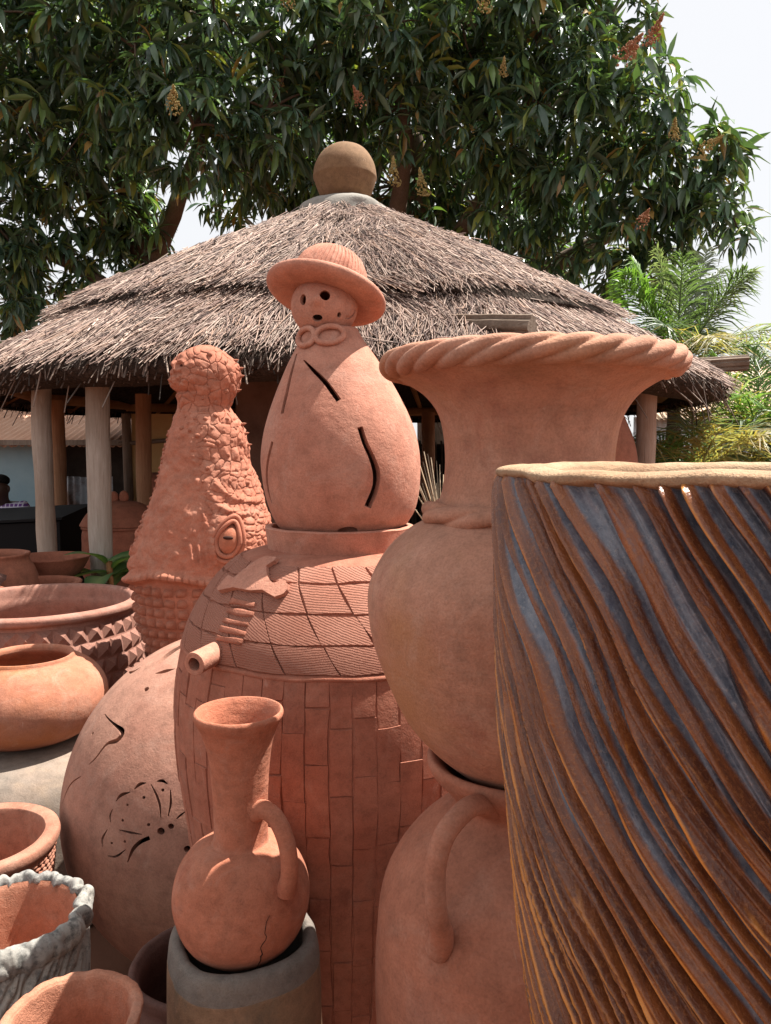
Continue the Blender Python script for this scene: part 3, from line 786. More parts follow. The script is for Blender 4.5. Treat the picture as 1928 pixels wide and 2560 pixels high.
sp0 = urn_pt(np.array(R(-132)), np.array(1.3375), 0.0)
n_sp = np.array([math.cos(R(-104)), math.sin(R(-104)), -0.02])
Vs, Fs = [], []
def spout():
    ax = Vector((math.cos(R(-112)), math.sin(R(-112)), -0.06)).normalized()
    c0 = Vector(sp0) - ax*0.02
    prof = [(0.0195, 0.0), (0.0200, 0.03), (0.0205, 0.066), (0.0205, 0.082), (0.0195, 0.0845), (0.0125, 0.0845), (0.0115, 0.082), (0.0110, 0.05), (0.011, 0.02)]
    V, F, _ = lathe(prof, 40, 4, lambda T, Z, RR, I: 0.0006*cylnoise(T, Z, 3, 60, 2))
    q = ax.to_track_quat('Z', 'Y').to_matrix()
    V = [tuple(q @ Vector(p) + c0) for p in V]
    link('spout', fast_mesh('spout', np.array(V), F), M['snow'], urn)
spout()
lathe_obj('mouth_collar', [(0.148, 1.496), (0.150, 1.512), (0.1535, 1.540), (0.1540, 1.5455), (0.148, 1.5475), (0.140, 1.546), (0.136, 1.535), (0.133, 1.53), (0.02, 1.529)], M['snow'], urn, 128, 5,
          lambda T, Z, RR, I: (0.0006*cylnoise(T, Z, 4, 9, 2), 0.0012*cylnoise(T, Z, 3, 1, 2)))

# ---- boolean cut-outs
def cutter_prism(mb, pts, nrm, tan_w, din, dout):
    """ribbon prism: pts centre line on the surface, nrm outward normals, tan_w half-width vectors"""
    n = len(pts)
    ring = []
    L = [p + w for p, w in zip(pts, tan_w)]; Rr = [p - w for p, w in zip(pts, tan_w)]
    base = []
    for s, d in ((-1, din), (1, dout)):
        for arr in (L, Rr):
            base += [tuple(a + nn*s*d) for a, nn in zip(arr, nrm)]
    # indices: Lin 0..n-1, Rin n..2n-1, Lout 2n.., Rout 3n..
    F = []
    for k in range(n - 1):
        F.append((k, k+1, n+k+1, n+k)); F.append((2*n+k, 3*n+k, 3*n+k+1, 2*n+k+1))
        F.append((k, 2*n+k, 2*n+k+1, k+1)); F.append((n+k, n+k+1, 3*n+k+1, 3*n+k))
    F.append((0, n, 3*n, 2*n)); F.append((n-1, 2*n+n-1, 3*n+n-1, n+n-1))
    mb.add(base, F)
def cutter_disc(mb, p, nn, rx, ry, din, dout, k=14):
    u_ = np.cross([0, 0, 1.0], nn); u_ /= np.linalg.norm(u_); v_ = np.cross(nn, u_)
    A = [p - nn*din + u_*rx*math.cos(2*PI*i/k) + v_*ry*math.sin(2*PI*i/k) for i in range(k)]
    B = [p + nn*dout + u_*rx*math.cos(2*PI*i/k) + v_*ry*math.sin(2*PI*i/k) for i in range(k)]
    F = [tuple(range(k-1, -1, -1)), tuple(range(k, 2*k))] + [(i, (i+1) % k, k + (i+1) % k, k + i) for i in range(k)]
    mb.add(A + B, F)
def ribbon(mb, surf, pts, din, dout, sub=4):
    """pts [(u,v,width)], surf(u,v)->(p,n)"""
    P = crom(np.array(pts, float), sub)
    pos = []; nr = []
    for a, b, w in P:
        p, nn = surf(a, b); pos.append(p); nr.append(nn)
    pos = np.array(pos); nr = np.array(nr)
    Tn = np.gradient(pos, axis=0)
    W = np.cross(nr, Tn); W /= np.linalg.norm(W, axis=1)[:, None]; W *= np.maximum(P[:, 2:3]/2, 0.0006)
    cutter_prism(mb, pos, nr, W, din, dout)
def cut(V, F, mb, name, mat):
    me = fast_mesh(name, V, F); o = link(name, me, mat)
    cm = mb.mesh('cutter'); bm = bmesh.new(); bm.from_mesh(cm); bmesh.ops.recalc_face_normals(bm, faces=bm.faces[:]); bm.to_mesh(cm); bm.free()
    c = link('cutter', cm)
    md = o.modifiers.new('cut', 'BOOLEAN'); md.operation = 'DIFFERENCE'; md.solver = 'EXACT'; md.use_self = True; md.object = c
    dg = bpy.context.evaluated_depsgraph_get()
    res = bpy.data.meshes.new_from_object(o.evaluated_get(dg))
    o.modifiers.clear(); o.data = res; res.name = name
    res.polygons.foreach_set('use_smooth', np.full(len(res.polygons), True)); res.set_sharp_from_angle(angle=R(32))
    bpy.data.objects.remove(c); bpy.data.meshes.remove(cm); bpy.data.meshes.remove(me)
    return o
def closed(outer, inner):
    """outer profile upward + inner downward: closed shell (both ends on the axis)"""
    return outer + inner[::-1]

# ---- pierced sphere lantern
SPC = (-0.475, 2.4, 0.60); SPR = 0.53
sph = thing('pierced_globe', 'huge round clay globe lantern pierced with a butterfly and curved slots', 'lantern', (SPC[0], SPC[1], 0.06))
ang = np.linspace(-PI/2, PI/2, 90)
o_ = [(SPR*math.cos(a), SPR*math.sin(a) + SPC[2] - 0.06) for a in ang]
i_ = [((SPR - 0.028)*math.cos(a), (SPR - 0.028)*math.sin(a) + SPC[2] - 0.06) for a in ang]
V, F, UV = lathe(closed(o_, i_), 150, 1, None, False)
cz = SPC[2] - 0.06
def sph_s(lon, lat):
    n_ = np.array([math.cos(R(lat))*math.cos(R(lon)), math.cos(R(lat))*math.sin(R(lon)), math.sin(R(lat))])
    return n_*SPR + np.array([0, 0, cz]), n_
slots = [
 [(-146.5, 40.1, 3.4), (-134.1, 39.4, 8.1), (-127.2, 38.4, 17), (-127.5, 35.7, 15), (-132.1, 33.6, 9), (-134.5, 29.0, 6.1), (-137.3, 25.9, 2.0)],
 [(-139.2, 22.1, 2.0), (-145.2, 18.0, 6.7), (-148.6, 13.6, 6.1), (-150.5, 9.6, 2.0)],
 [(-112.3, 24.2, 2.7), (-110.8, 25.8, 9.1), (-108.6, 26.5, 2.0)], [(-118.2, 20.0, 2.0), (-116.7, 22.0, 9.1), (-113.5, 23.3, 2.0)],
 [(-118.6, 14.2, 2.7), (-119.3, 15.9, 6.1), (-118.8, 17.8, 2.0)], [(-120.6, 6.9, 2.7), (-121.1, 9.0, 7.7), (-119.5, 12.1, 2.0)],
 [(-118.3, 5.0, 2.7), (-115.3, 5.5, 6.1), (-112.0, 8.1, 2.0)], [(-111.1, 4.7, 2.5), (-109.5, 8.6, 9.4), (-107.2, 11.0, 10.1), (-104.4, 12.4, 10.8)],
 [(-115.0, 12.9, 2.0), (-110.9, 12.9, 6.1), (-107.0, 13.0, 2.0)], [(-106.7, 26.3, 2.4), (-104.2, 23.8, 6.7), (-102.5, 21.2, 6.7), (-101.6, 18.0, 2.0)],
 [(-104.9, 27.3, 2.7), (-103.1, 27.6, 7.7), (-101.1, 26.9, 2.7)], [(176.0, 55.2, 2.7), (172.2, 59.0, 8.4), (169.7, 63.7, 2.7)],
 [(-170.8, 51.9, 2.7), (-162.4, 54.0, 15), (-160, 57.0, 2.0)], [(-136, 58.6, 2.7), (-130, 60.5, 16), (-124, 62.4, 2.0)],
 [(-144, 62.0, 10), (-150, 66.0, 30), (-156, 72.0, 26)],
 [(-99.8, 25.4, 3.0), (-99.1, 22.0, 7.0), (-99.4, 18.5, 3.0)], [(-94.4, 19.9, 3.0), (-95.8, 18.9, 5.0), (-96.8, 17.9, 2.0)]]
dots = [(-145.8, 33.6, 5.7), (-130.7, 52.7, 9.5), (-113.5, 19.9, 3.8), (-114.2, 15.6, 4.2), (-105.2, 15.8, 4.6), (-108.2, 22.6, 4.6), (-102.3, 25.2, 4.6), (-117.2, 8.8, 4), (-112.5, 10.2, 4), (-101.1, 14.5, 10.5), (-98.2, 16.0, 8), (-93.0, 10.3, 9.5)]
mb = MB()
for s in slots: ribbon(mb, sph_s, [(a, b, w/1000) for a, b, w in s], 0.06, 0.03)
for a, b, w in dots:
    p, n_ = sph_s(a, b); cutter_disc(mb, p, n_, w/1000, w/1000*0.85, 0.06, 0.03)
o = cut(V, F, mb, 'globe', M['sphere']); o.parent = sph

# ---- hatted figure lantern on the urn
ZB = 1.533
fig = thing('hatted_figure_lantern', 'smooth terracotta figure lantern in a ribbed hat and bow tie', 'lantern', (UC[0] + 0.014, UC[1], ZB), (0, R(-4.6), 0))
fo = [(0.001, 0.0), (0.105, 0.0), (0.138, 0.022), (0.1555, 0.065), (0.1635, 0.122), (0.161, 0.178), (0.147, 0.235), (0.1225, 0.292), (0.093, 0.35), (0.0705, 0.386), (0.061, 0.405), (0.052, 0.416), (0.001, 0.42)]
FO = crom(fo, 8)
fi = [(max(r - 0.017, 0.001), z + (0.012 if z < 0.01 else (-0.012 if z > 0.414 else 0))) for r, z in FO]
V, F, UV = lathe([tuple(p) for p in FO] + fi[::-1], 130, 1, lambda T, Z, RR, I: 0.0008*cylnoise(T, Z, 2.5, 12, 3)*(RR > 0.03), False)
def fig_s(x, z):
    """front-elevation point on the body: x lateral, z local height"""
    r = float(np.interp(z, FO[8:-8, 1], FO[8:-8, 0])); s = max(-0.985, min(0.985, x/r))
    th = -PI/2 + math.asin(s)
    dr = float(np.interp(z + 0.01, FO[8:-8, 1], FO[8:-8, 0]) - np.interp(z - 0.01, FO[8:-8, 1], FO[8:-8, 0]))/0.02
    n_ = np.array([math.cos(th), math.sin(th), -dr]); n_ /= np.linalg.norm(n_)
    return np.array([r*math.cos(th), r*math.sin(th), z]), n_
def lc(x, z):     # undo the lean: world lateral/height (relative to urn axis) -> local
    x -= 0.008; z -= ZB; c_, s_ = math.cos(R(4.6)), math.sin(R(4.6))
    return x*c_ + z*s_, -x*s_ + z*c_
mb = MB()
for s, ws in (([(-0.071, 1.878), (-0.052, 1.858), (-0.026, 1.832), (0.001, 1.796)], (3, 7, 10, 11)),
              ([(-0.087, 1.893), (-0.097, 1.849), (-0.104, 1.811), (-0.111, 1.773)], (5, 9, 10, 9)),
              ([(0.041, 1.746), (0.051, 1.716), (0.063, 1.69), (0.072, 1.66), (0.07, 1.63), (0.055, 1.594)], (11, 12, 13, 16, 15, 15)),
              ([(-0.131, 1.719), (-0.141, 1.687), (-0.146, 1.657), (-0.144, 1.624), (-0.136, 1.597)], (9, 10, 11, 10, 5)),
              ([(0.066, 1.905), (0.074, 1.893), (0.081, 1.881)], (5, 8, 6)), ([(0.122, 1.805), (0.125, 1.797), (0.128, 1.79)], (4, 7, 4))):
    ribbon(mb, fig_s, [(*lc(x, z), w/1000) for (x, z), w in zip(s, ws)], 0.03, 0.012)
p, n_ = fig_s(0.0, 0.02); cutter_disc(mb, np.array([0.01, -0.139, 0.012]), np.array([0.08, -0.98, -0.1]), 0.020, 0.011, 0.03, 0.03)
body = cut(V, F, mb, 'figure_body', M['snow']); body.parent = fig
# head
HC = np.array([-0.006, -0.006, 0.463]); HR = 0.068
ang = np.linspace(-PI/2, PI/2, 50)
V, F, UV = lathe([(HR*math.cos(a), HR*0.93*math.sin(a)) for a in ang] + [((HR - 0.009)*math.cos(a), (HR*0.93 - 0.009)*math.sin(a)) for a in ang[::-1]], 90, 1, None, False)
V = V + HC
nose_dir = np.array([-0.12, -0.99, 0.02])
d_ = V - HC; dn = d_/np.linalg.norm(d_, axis=1)[:, None]
V = V + dn*(0.011*np.exp(-(np.linalg.norm(dn - nose_dir/np.linalg.norm(nose_dir), axis=1)/0.16)**2))[:, None]*(np.linalg.norm(d_, axis=1) > HR*0.9)[:, None]
def head_s(x, z):
    dx, dz_ = x - HC[0], (z - HC[2])
    y = -math.sqrt(max(HR*HR - dx*dx - (dz_/0.93)**2, 0.0002)); n_ = np.array([dx, y, dz_]); n_ /= np.linalg.norm(n_)
    return np.array([x, HC[1] + y, z]), n_
mb = MB()
for x, z, rx, ry in ((-0.073, 1.997, 0.0075, 0.011), (-0.029, 2.003, 0.0105, 0.0105), (-0.045, 1.961, 0.0105, 0.0075), (-0.002, 1.968, 0.0045, 0.0055)):
    p, n_ = head_s(*lc(x, z)); cutter_disc(mb, p, n_, rx, ry, 0.03, 0.02)
ribbon(mb, head_s, [(*lc(x, z), w) for x, z, w in ((0.010, 1.9655, 0.0075), (0.018, 1.967, 0.007), (0.024, 1.973, 0.006), (0.0285, 1.983, 0.003))], 0.004, 0.02)
hd = cut(V, F, mb, 'head', M['snow']); hd.parent = fig
# bow tie: two clay rings
for cx_, cz_, rx, rz, tilt in ((-0.066, 1.924, 0.0165, 0.0185, -25), (-0.021, 1.9255, 0.0265, 0.0175, 4)):
    x0, z0 = lc(cx_, cz_); pts = []
    for k in range(41):
        a = 2*PI*k/40; xx = rx*math.cos(a); zz_ = rz*math.sin(a)
        xr = x0 + xx*math.cos(R(tilt)) - zz_*math.sin(R(tilt)); zr = z0 + xx*math.sin(R(tilt)) + zz_*math.cos(R(tilt))
        p, n_ = fig_s(xr, min(zr, 0.415)); p = p.copy(); p[2] = zr; pts.append(p + n_*0.0045)
    tube_obj('bow_loop', pts, 0.0058, M['snow'], fig, 12)
# hat: ribbed crown and rolled brim, tipped back and to the right
hat = link('hat', fast_mesh('hat_brim', *lathe([(0.061, -0.006), (0.090, -0.0105), (0.110, -0.009), (0.122, -0.002), (0.1240, 0.006), (0.119, 0.0125), (0.106, 0.0135), (0.085, 0.010), (0.073, 0.012), (0.05, 0.014)], 128, 6)[:2]), M['snow'], fig)
hat.location = (-0.002, 0.0, 0.484); hat.rotation_euler = (R(-16), R(17), 0)
def ribs(T, Z, RR, I):
    return -0.0036*(np.abs(np.sin(T*27 + 0.6*np.sin(Z*70)))**4)*np.clip(RR/0.02, 0, 1) + 0.0007*cylnoise(T, Z, 9, 60, 3)
V, F, UV = lathe([(0.079, 0.008), (0.080, 0.022), (0.0775, 0.046), (0.068, 0.071), (0.051, 0.090), (0.027, 0.101), (0.001, 0.104)], 520, 9, ribs)
link('crown', fast_mesh('crown', V, F), M['snow'], hat)

# ---- crocodile head, snout up
CXc, CYc = -0.77, 3.3
croc = thing('crocodile_sculpture', 'upright terracotta crocodile head with scaly snout pointing skyward', 'sculpture', (CXc, CYc, 0))
PXM = 503.94
sil = [(2.147, 450, 8), (2.140, 449, 25), (2.125, 448, 43), (2.097, 446, 61), (2.039, 451, 76), (1.96, 449, 71), (1.905, 445, 61), (1.875, 445, 61), (1.807, 450, 80), (1.73, 449, 91), (1.652, 447, 98), (1.574, 450, 111), (1.497, 450, 123), (1.419, 447, 136), (1.342, 443, 145), (1.265, 440, 152), (1.20, 438, 155), (1.15, 438, 153), (1.088, 440, 150), (1.0085, 440, 146), (0.927, 440, 135), (0.865, 440, 124), (0.7, 440, 112), (0.4, 440, 118), (0.0, 440, 130)]
SI = np.array(sil)[::-1]
SIi = crom(SI, 8)
nzc, ntc = 540, 480
zz = np.concatenate([np.linspace(0, 0.8, 60, endpoint=False), np.linspace(0.8, 2.1469, nzc - 60)])
cxz = (np.interp(zz, SIi[:, 0], SIi[:, 1]) - 445)/PXM
hw = np.interp(zz, SIi[:, 0], SIi[:, 2])/PXM
hw = hw - 0.010*np.clip(hw/0.08, 0, 1)
# band under the jaw: the head overhangs the throat
T, Zm = np.meshgrid(np.linspace(0, 2*PI, ntc, endpoint=False), zz)
A_ = np.repeat(hw[:, None], ntc, 1); CXm = np.repeat(cxz[:, None], ntc, 1)
ct, st = np.cos(T), np.sin(T)
X = CXm + A_*np.sign(ct)*np.abs(ct)**0.92; Y = 0.92*A_*np.sign(st)*np.abs(st)**0.92
NX, NY = ct, st
px = X*PXM + 445; py = np.interp(Zm, [0.865, 2.1395], [1400, 748])   # sculptor's front elevation grid (about 2 mm per unit)
frontw = np.clip(-st*1.5 + 0.6, 0, 1)
Dp = 0.0
# jaw line
band = np.interp(px, [270, 282, 310, 368, 420, 461, 520, 600], [1262, 1254, 1244, 1226, 1230, 1238, 1245, 1250])
db = py - band
Dp = Dp + 0.010*np.clip(-(db - 10)/6, 0, 1)*np.clip((db + 150)/140, 0, 1)     # jaw proud of throat, fades upward
Dp = Dp + 0.024*np.exp(-np.abs(db/9.5)**3)*(1 - 0.35*(np.abs(np.sin(px*0.23)) > 0.96))
Dp = Dp - 0.006*np.clip((db - 8)/8, 0, 1)*np.exp(-np.clip(db - 8, 0, None)/40)
# long ridge
rl = np.interp(py, [880, 900, 960, 1040, 1090, 1140, 1175, 1230], [428, 434, 437, 450, 462, 478, 486, 494])
kn = 0.6 + 0.4*NZ(py*0.16, 3.0, 9.0)
inr = ((py > 890) & (py < 1225))*frontw
Dp = Dp + inr*(0.012*kn*np.exp(-((px - rl)/5.0)**2) + 0.012*np.clip((px - rl)/30, 0, 1)*(1 - np.clip((px - rl - 60)/50, 0, 1)))
# scale cracks by Voronoi, strong on the snout tip and the right flank
def voronoi(U, W, scale, seed):
    U = U/scale; W = W/scale; iu = np.floor(U).astype(int); iw = np.floor(W).astype(int)
    tab = np.random.default_rng(seed).random((128, 128, 2))
    d1 = np.full(U.shape, 9.0); d2 = np.full(U.shape, 9.0)
    for a in (-1, 0, 1):
        for b in (-1, 0, 1):
            c_ = tab[(iu + a) % 128, (iw + b) % 128]
            d = np.hypot(iu + a + c_[..., 0] - U, iw + b + c_[..., 1] - W)
            n1 = np.minimum(d1, d); d2 = np.minimum(np.maximum(d1, d), d2); d1 = n1
    return d1, d2
warp = 6*NZ.fbm(px*0.03, py*0.03, 1.0, 3)
uarc = (((T + 1.5*PI) % (2*PI)) - PI)*A_*PXM
d1, d2 = voronoi(uarc + warp + 300, py + warp, 23, 4)
crack = np.exp(-((d2 - d1)/0.05)**2); dome = np.clip(1 - d1*1.6, 0, 1)
flank = np.where(py < 890, 1.0, np.clip((px - rl)/14, 0, 1))*(py < 1250)
left = (1 - flank)*(py >= 880)*(py < 1215)
Dp = Dp + flank*(-0.0060*crack + 0.006*dome**1.4)
d1b, d2b = voronoi(uarc + 900, py + 400, 15, 9)
bead = np.clip(1 - d1b*1.9, 0, 1)
leftedge = np.clip((395 - (py - 900)*0.22 - px)/40, 0, 1) + np.clip((930 - py)/60, 0, 1)
Dp = Dp + left*(0.0065*bead*np.clip(leftedge, 0.12, 1) + 0.004*NZ.fbm(px*0.06, py*0.06, 4.0, 3))
# eye-side small tile scales
eye_reg = np.exp(-(((px - 535)/62)**2 + ((py - 1120)/85)**2))*frontw
d1c, d2c = voronoi(px*1.0 + 50, py + 80, 15.5, 13)
Dp = Dp + eye_reg*(-0.006*np.exp(-((d2c - d1c)/0.14)**2) + 0.004*(1 - d1c))
# bulge round the eye
ex, ey = 521, 1150
Dp = Dp + 0.034*np.exp(-((((px - ex)/46)**2 + ((py - ey)/56)**2)**1.6))*frontw
# rolled brow folds
for (fx, fy, fl, fa) in ((520, 1068, 50, 0.5), (505, 1090, 46, 0.55)):
    s_ = (px - fx)*math.cos(fa) + (py - fy)*math.sin(fa); q_ = -(px - fx)*math.sin(fa) + (py - fy)*math.cos(fa) + 0.006*s_**2
    Dp = Dp + 0.011*np.exp(-(q_/6.5)**2)*np.exp(-(s_/fl)**4)*frontw
# folds at the cheek
for fx, fy in ((447, 1185), (462, 1182), (476, 1190), (488, 1176)):
    cx_ = fx + 4*np.sin((py - fy)*0.05)
    Dp = Dp + 0.012*np.exp(-((px - cx_)/4.0)**2)*np.exp(-((py - fy)/26)**4)*frontw
# ragged teeth line along the left edge of the jaw
edge_l = np.clip((335 - px)/22, 0, 1)*(py > 1090)*(py < 1262)
Dp = Dp + edge_l*0.010*np.abs(np.sin((py + 0.5*px)*0.105))
# nostrils and beaded lip at the tip
for fx, fy in ((389, 796), (408, 793)):
    q_ = ((px - fx)*0.9 + (py - fy)*0.4); s_ = (-(px - fx)*0.4 + (py - fy)*0.9)
    Dp = Dp - 0.020*np.exp(-(q_/6)**2 - (s_/3.2)**2)*frontw + 0.008*np.exp(-((np.hypot(px - fx, py - fy) - 11)/4)**2)*frontw
lip = np.exp(-(((px - 405)/36)**2 + ((py - 826)/13)**2)**2)*frontw
d1d, _ = voronoi(px + 11, py + 7, 8.5, 17)
Dp = Dp + lip*(0.010 + 0.011*np.clip(1 - d1d*1.7, 0, 1)) - 0.012*np.exp(-((py - 846)/4)**2)*np.exp(-((px - 405)/40)**4)*frontw
# throat: neck hollows between square scales
Dp = Dp + 0.0035*NZ.fbm(uarc*0.05, py*0.05, 2.0, 4)
V = np.stack([X + NX*Dp, Y + NY*Dp, Zm], -1).reshape(-1, 3)
nzc = len(zz)
i = np.arange(nzc - 1)[:, None]*ntc; j = np.arange(ntc)[None, :]; j2 = (j + 1) % ntc
F = np.stack([i + j, i + j2, i + ntc + j2, i + ntc + j], -1).reshape(-1, 4)
link('head', fast_mesh('croc_head', V, F), M['croc'], croc)
Xs = (X + NX*Dp); Ys = (Y + NY*Dp)
def croc_surf(pxq, pyq, extra=0.0):
    """front surface point + normal at front-elevation (px,py)"""
    zq = float(np.interp(pyq, [748, 1400], [2.1395, 0.865])); k = int(np.argmin(np.abs(zz - zq)))
    f = np.where(Ys[k] < 0)[0]; q = f[np.argmin(np.abs(Xs[k][f]*PXM + 445 - pxq))]
    n_ = np.array([NX[k, q], NY[k, q], 0.0]); 
    return np.array([Xs[k, q], Ys[k, q], zq]) + n_*extra, n_
# square scales of the throat: one pillow mesh, many objects
mbp = MB()
g_ = 5; vv = []
for a in range(g_):
    for b in range(g_):
        x_, y_ = a/(g_-1)*2 - 1, b/(g_-1)*2 - 1
        h_ = 1.0 if max(abs(x_), abs(y_)) < 0.6 else (0.0)
        if max(abs(x_), abs(y_)) < 0.1: h_ = 1.25
        vv.append((x_, y_, h_))
ff = [(a*g_ + b, (a+1)*g_ + b, (a+1)*g_ + b + 1, a*g_ + b + 1) for a in range(g_-1) for b in range(g_-1)]
mbp.add(vv, ff); pillow = mbp.mesh('scale', True); pillow.materials.append(M['croc'])
def place(me, name, p, n_, sx, sy, sz, parent, spin=0.0):
    n_ = Vector(n_).normalized(); upv = Vector((0, 0, 1)); x_ = upv.cross(n_).normalized(); y_ = n_.cross(x_)
    m = Matrix((( x_.x, y_.x, n_.x), (x_.y, y_.y, n_.y), (x_.z, y_.z, n_.z))) @ Matrix.Rotation(spin, 3, 'Z')
    o = bpy.data.objects.new(name, me); COL.objects.link(o); o.parent = parent
    o.matrix_local = Matrix.Translation(Vector(p)) @ m.to_4x4() @ Matrix.Diagonal((sx, sy, sz, 1))
    return o
rg = np.random.default_rng(8)
for row in range(10):
    yq = 1262 + row*22.5; zq = float(np.interp(yq, [748, 1400, 1700], [2.1395, 0.865, 0.28]))
    hwq = float(np.interp(zq, SIi[:, 0], SIi[:, 2]))/PXM
    ncs = 34
    for cI in range(ncs):
        th = 2*PI*cI/ncs
        if math.sin(th) > 0.45: continue
        k = int(np.argmin(np.abs(zz - zq))); q = int(round(th/(2*PI)*ntc)) % ntc
        p = np.array([Xs[k, q], Ys[k, q], zq]); n_ = np.array([math.cos(th), math.sin(th), rg.normal(0, 0.05)])
        place(pillow, 'scale', p - n_*0.002, n_, hwq*2*PI/ncs*0.425*rg.uniform(0.9, 1.05), 0.0195*rg.uniform(0.9, 1.05), 0.019*rg.uniform(0.75, 1.2), croc, rg.normal(0, 0.06))
# pointed scutes on snout
mbp = MB(); k6 = 7
vv = [(math.cos(2*PI*k/k6), math.sin(2*PI*k/k6), 0) for k in range(k6)] + [(0.6*math.cos(2*PI*k/k6 + .3), 0.6*math.sin(2*PI*k/k6 + .3), 0.55) for k in range(k6)] + [(0.1, -0.1, 1.0)]
ff = [(k, (k+1) % k6, k6 + (k+1) % k6, k6 + k) for k in range(k6)] + [(k6 + k, k6 + (k+1) % k6, 2*k6) for k in range(k6)]
mbp.add(vv, ff); scute = mbp.mesh('scute', True); scute.materials.append(M['croc'])
pts = [(470, 770), (500, 785), (455, 800), (482, 812), (512, 808), (520, 790), (440, 775), (470, 838), (500, 845), (515, 830), (455, 862), (505, 865), (478, 868),
       (462, 905), (482, 898), (505, 905), (455, 925), (478, 925), (500, 930), (520, 925), (465, 950), (490, 955), (515, 950), (530, 955), (448, 940), (455, 985), (482, 985), (508, 980), (530, 985), (472, 1008), (500, 1010), (525, 1012), (462, 1035), (488, 1040), (515, 1035), (545, 1040), (480, 1062), (425, 915), (432, 930), (418, 900), (410, 925), (405, 945), (455, 890), (440, 905)]
for k, (a, b) in enumerate(pts):
    p, n_ = croc_surf(a, b, -0.003)
    s = rg.uniform(0.008, 0.014); n_ = n_ + np.array([0, 0, 0.25]) + rg.normal(0, 0.15, 3)
    place(scute, 'scute', p, n_, s, s*rg.uniform(0.8, 1.3), s*rg.uniform(0.7, 1.3), croc, rg.uniform(0, 6))
for (a, b) in ((523, 778), (527, 795), (524, 812), (520, 842), (531, 915), (540, 935), (543, 960)):
    p, n_ = croc_surf(a, b, -0.004); n_ = np.array([0.9, -0.25, 0.25])
    place(scute, 'scute', p, n_, 0.009, 0.009, 0.026, croc)
for k in range(26):
    b = 930 + k*9.6 + rg.uniform(-2, 2); a = np.interp(b, [900, 1000, 1100, 1200], [372, 356, 322, 292]) + rg.uniform(2, 10)
    p, n_ = croc_surf(a, b, -0.002); s = rg.uniform(0.007, 0.012)
    place(scute, 'scute', p, n_ + rg.normal(0, .2, 3), s, s, s*1.1, croc)
for (a, b) in ((389, 796), (408, 793)):
    p, n_ = croc_surf(a, b, 0.0); Pv_ = None
    qv = np.array([[math.cos(t)*math.sin(u_), math.sin(t)*math.sin(u_), math.cos(u_)] for u_ in np.linspace(0.05, PI - 0.05, 8) for t in np.linspace(0, 2*PI, 12, endpoint=False)])
    qf = [(i*12 + j, (i+1)*12 + j, (i+1)*12 + (j+1) % 12, i*12 + (j+1) % 12) for i in range(7) for j in range(12)]
    o = place(fast_mesh('nostril', qv, np.array(qf)), 'nostril', p - n_*0.004, n_, 0.013, 0.006, 0.008, croc, R(-30 if a < 400 else 25)); o.data.materials.append(M['hole'])  # solid dark plug in place of the shade inside the nostril
# eye: lids, ball, slit
p, n_ = croc_surf(520, 1152, 0.0)
eye = thing('eye', None, None); eye.parent = croc
n_ = np.array([0.12, -0.98, 0.08]); 
def ellip(a, b, c_, n1=36, n2=20):
    u_ = np.linspace(0, 2*PI, n1, endpoint=False); v_ = np.linspace(0.02, PI - 0.02, n2); U_, V_ = np.meshgrid(u_, v_)
    P = np.stack([a*np.sin(V_)*np.cos(U_), b*np.sin(V_)*np.sin(U_), c_*np.cos(V_)], -1).reshape(-1, 3)
    i = np.arange(n2-1)[:, None]*n1; j = np.arange(n1)[None, :]
    return P, np.stack([i + j, i + n1 + j, i + n1 + (j+1) % n1, i + (j+1) % n1], -1).reshape(-1, 4)
bpy.data.objects.remove(eye)
Pv, Pf = ellip(0.040, 0.056, 0.032)
eb = place(fast_mesh('eye', Pv, Pf), 'eye', p - n_*0.006, n_, 1, 1, 1, croc, R(-14)); eb.data.materials.append(M['jug'])
def ring_path(a, b, off, t0=0, t1=360, k=40):
    return [(a*math.cos(R(t))*(1 - 0.22*max(0, math.sin(R(t)))), b*math.sin(R(t)) + 0.012*max(0, math.sin(R(t)))**4, off + 0.006*math.sin(R(3*t + 40))) for t in np.linspace(t0, t1, k)]
for (a, b, off, rr_) in ((0.046, 0.066, 0.003, 0.009), (0.060, 0.086, -0.012, 0.010)):
    V_, F_ = tube_vf(ring_path(a, b, off), rr_, 10, None, False); mbq = MB(); mbq.add(V_, F_)
    o = place(mbq.mesh('eyelid', True), 'eyelid', p, n_, 1, 1, 1, croc, R(-16)); o.data.materials.append(M['croc'])
Pv, Pf = ellip(0.020, 0.0075, 0.008, 20, 12)
o = place(fast_mesh('pupil', Pv, Pf), 'pupil', p + n_*0.0235 + np.array([0, 0, 0.010]), n_ + np.array([0, 0, 0.25]), 1, 1, 1, croc, R(-4)); o.data.materials.append(M['crack'])

# ---- long-necked jug on the grey planter
JC = (-0.2245, 1.15)
jug = thing('long_necked_jug', 'long-necked terracotta jug with a cracked round belly and side handle', 'jug', (JC[0], JC[1], 0))
jgp = [(0.001, 0.9145), (0.04, 0.918), (0.072, 0.936), (0.093, 0.962), (0.1045, 0.997), (0.1045, 1.03), (0.094, 1.062), (0.074, 1.0865), (0.052, 1.0975), (0.0435, 1.1005),
       (0.0415, 1.112), (0.0415, 1.14), (0.0427, 1.18), (0.046, 1.222), (0.051, 1.254), (0.059, 1.279), (0.0665, 1.2935), (0.0685, 1.3005), (0.0665, 1.3055), (0.0625, 1.3045), (0.054, 1.288), (0.046, 1.262), (0.0405, 1.225), (0.0365, 1.17), (0.035, 1.11), (0.035, 1.0)]
lathe_obj('body', jgp, M['jug'], jug, 128, 6, lambda T, Z, RR, I: 0.0009*cylnoise(T, Z, 2, 14, 3))
ja = R(-90 + 52)
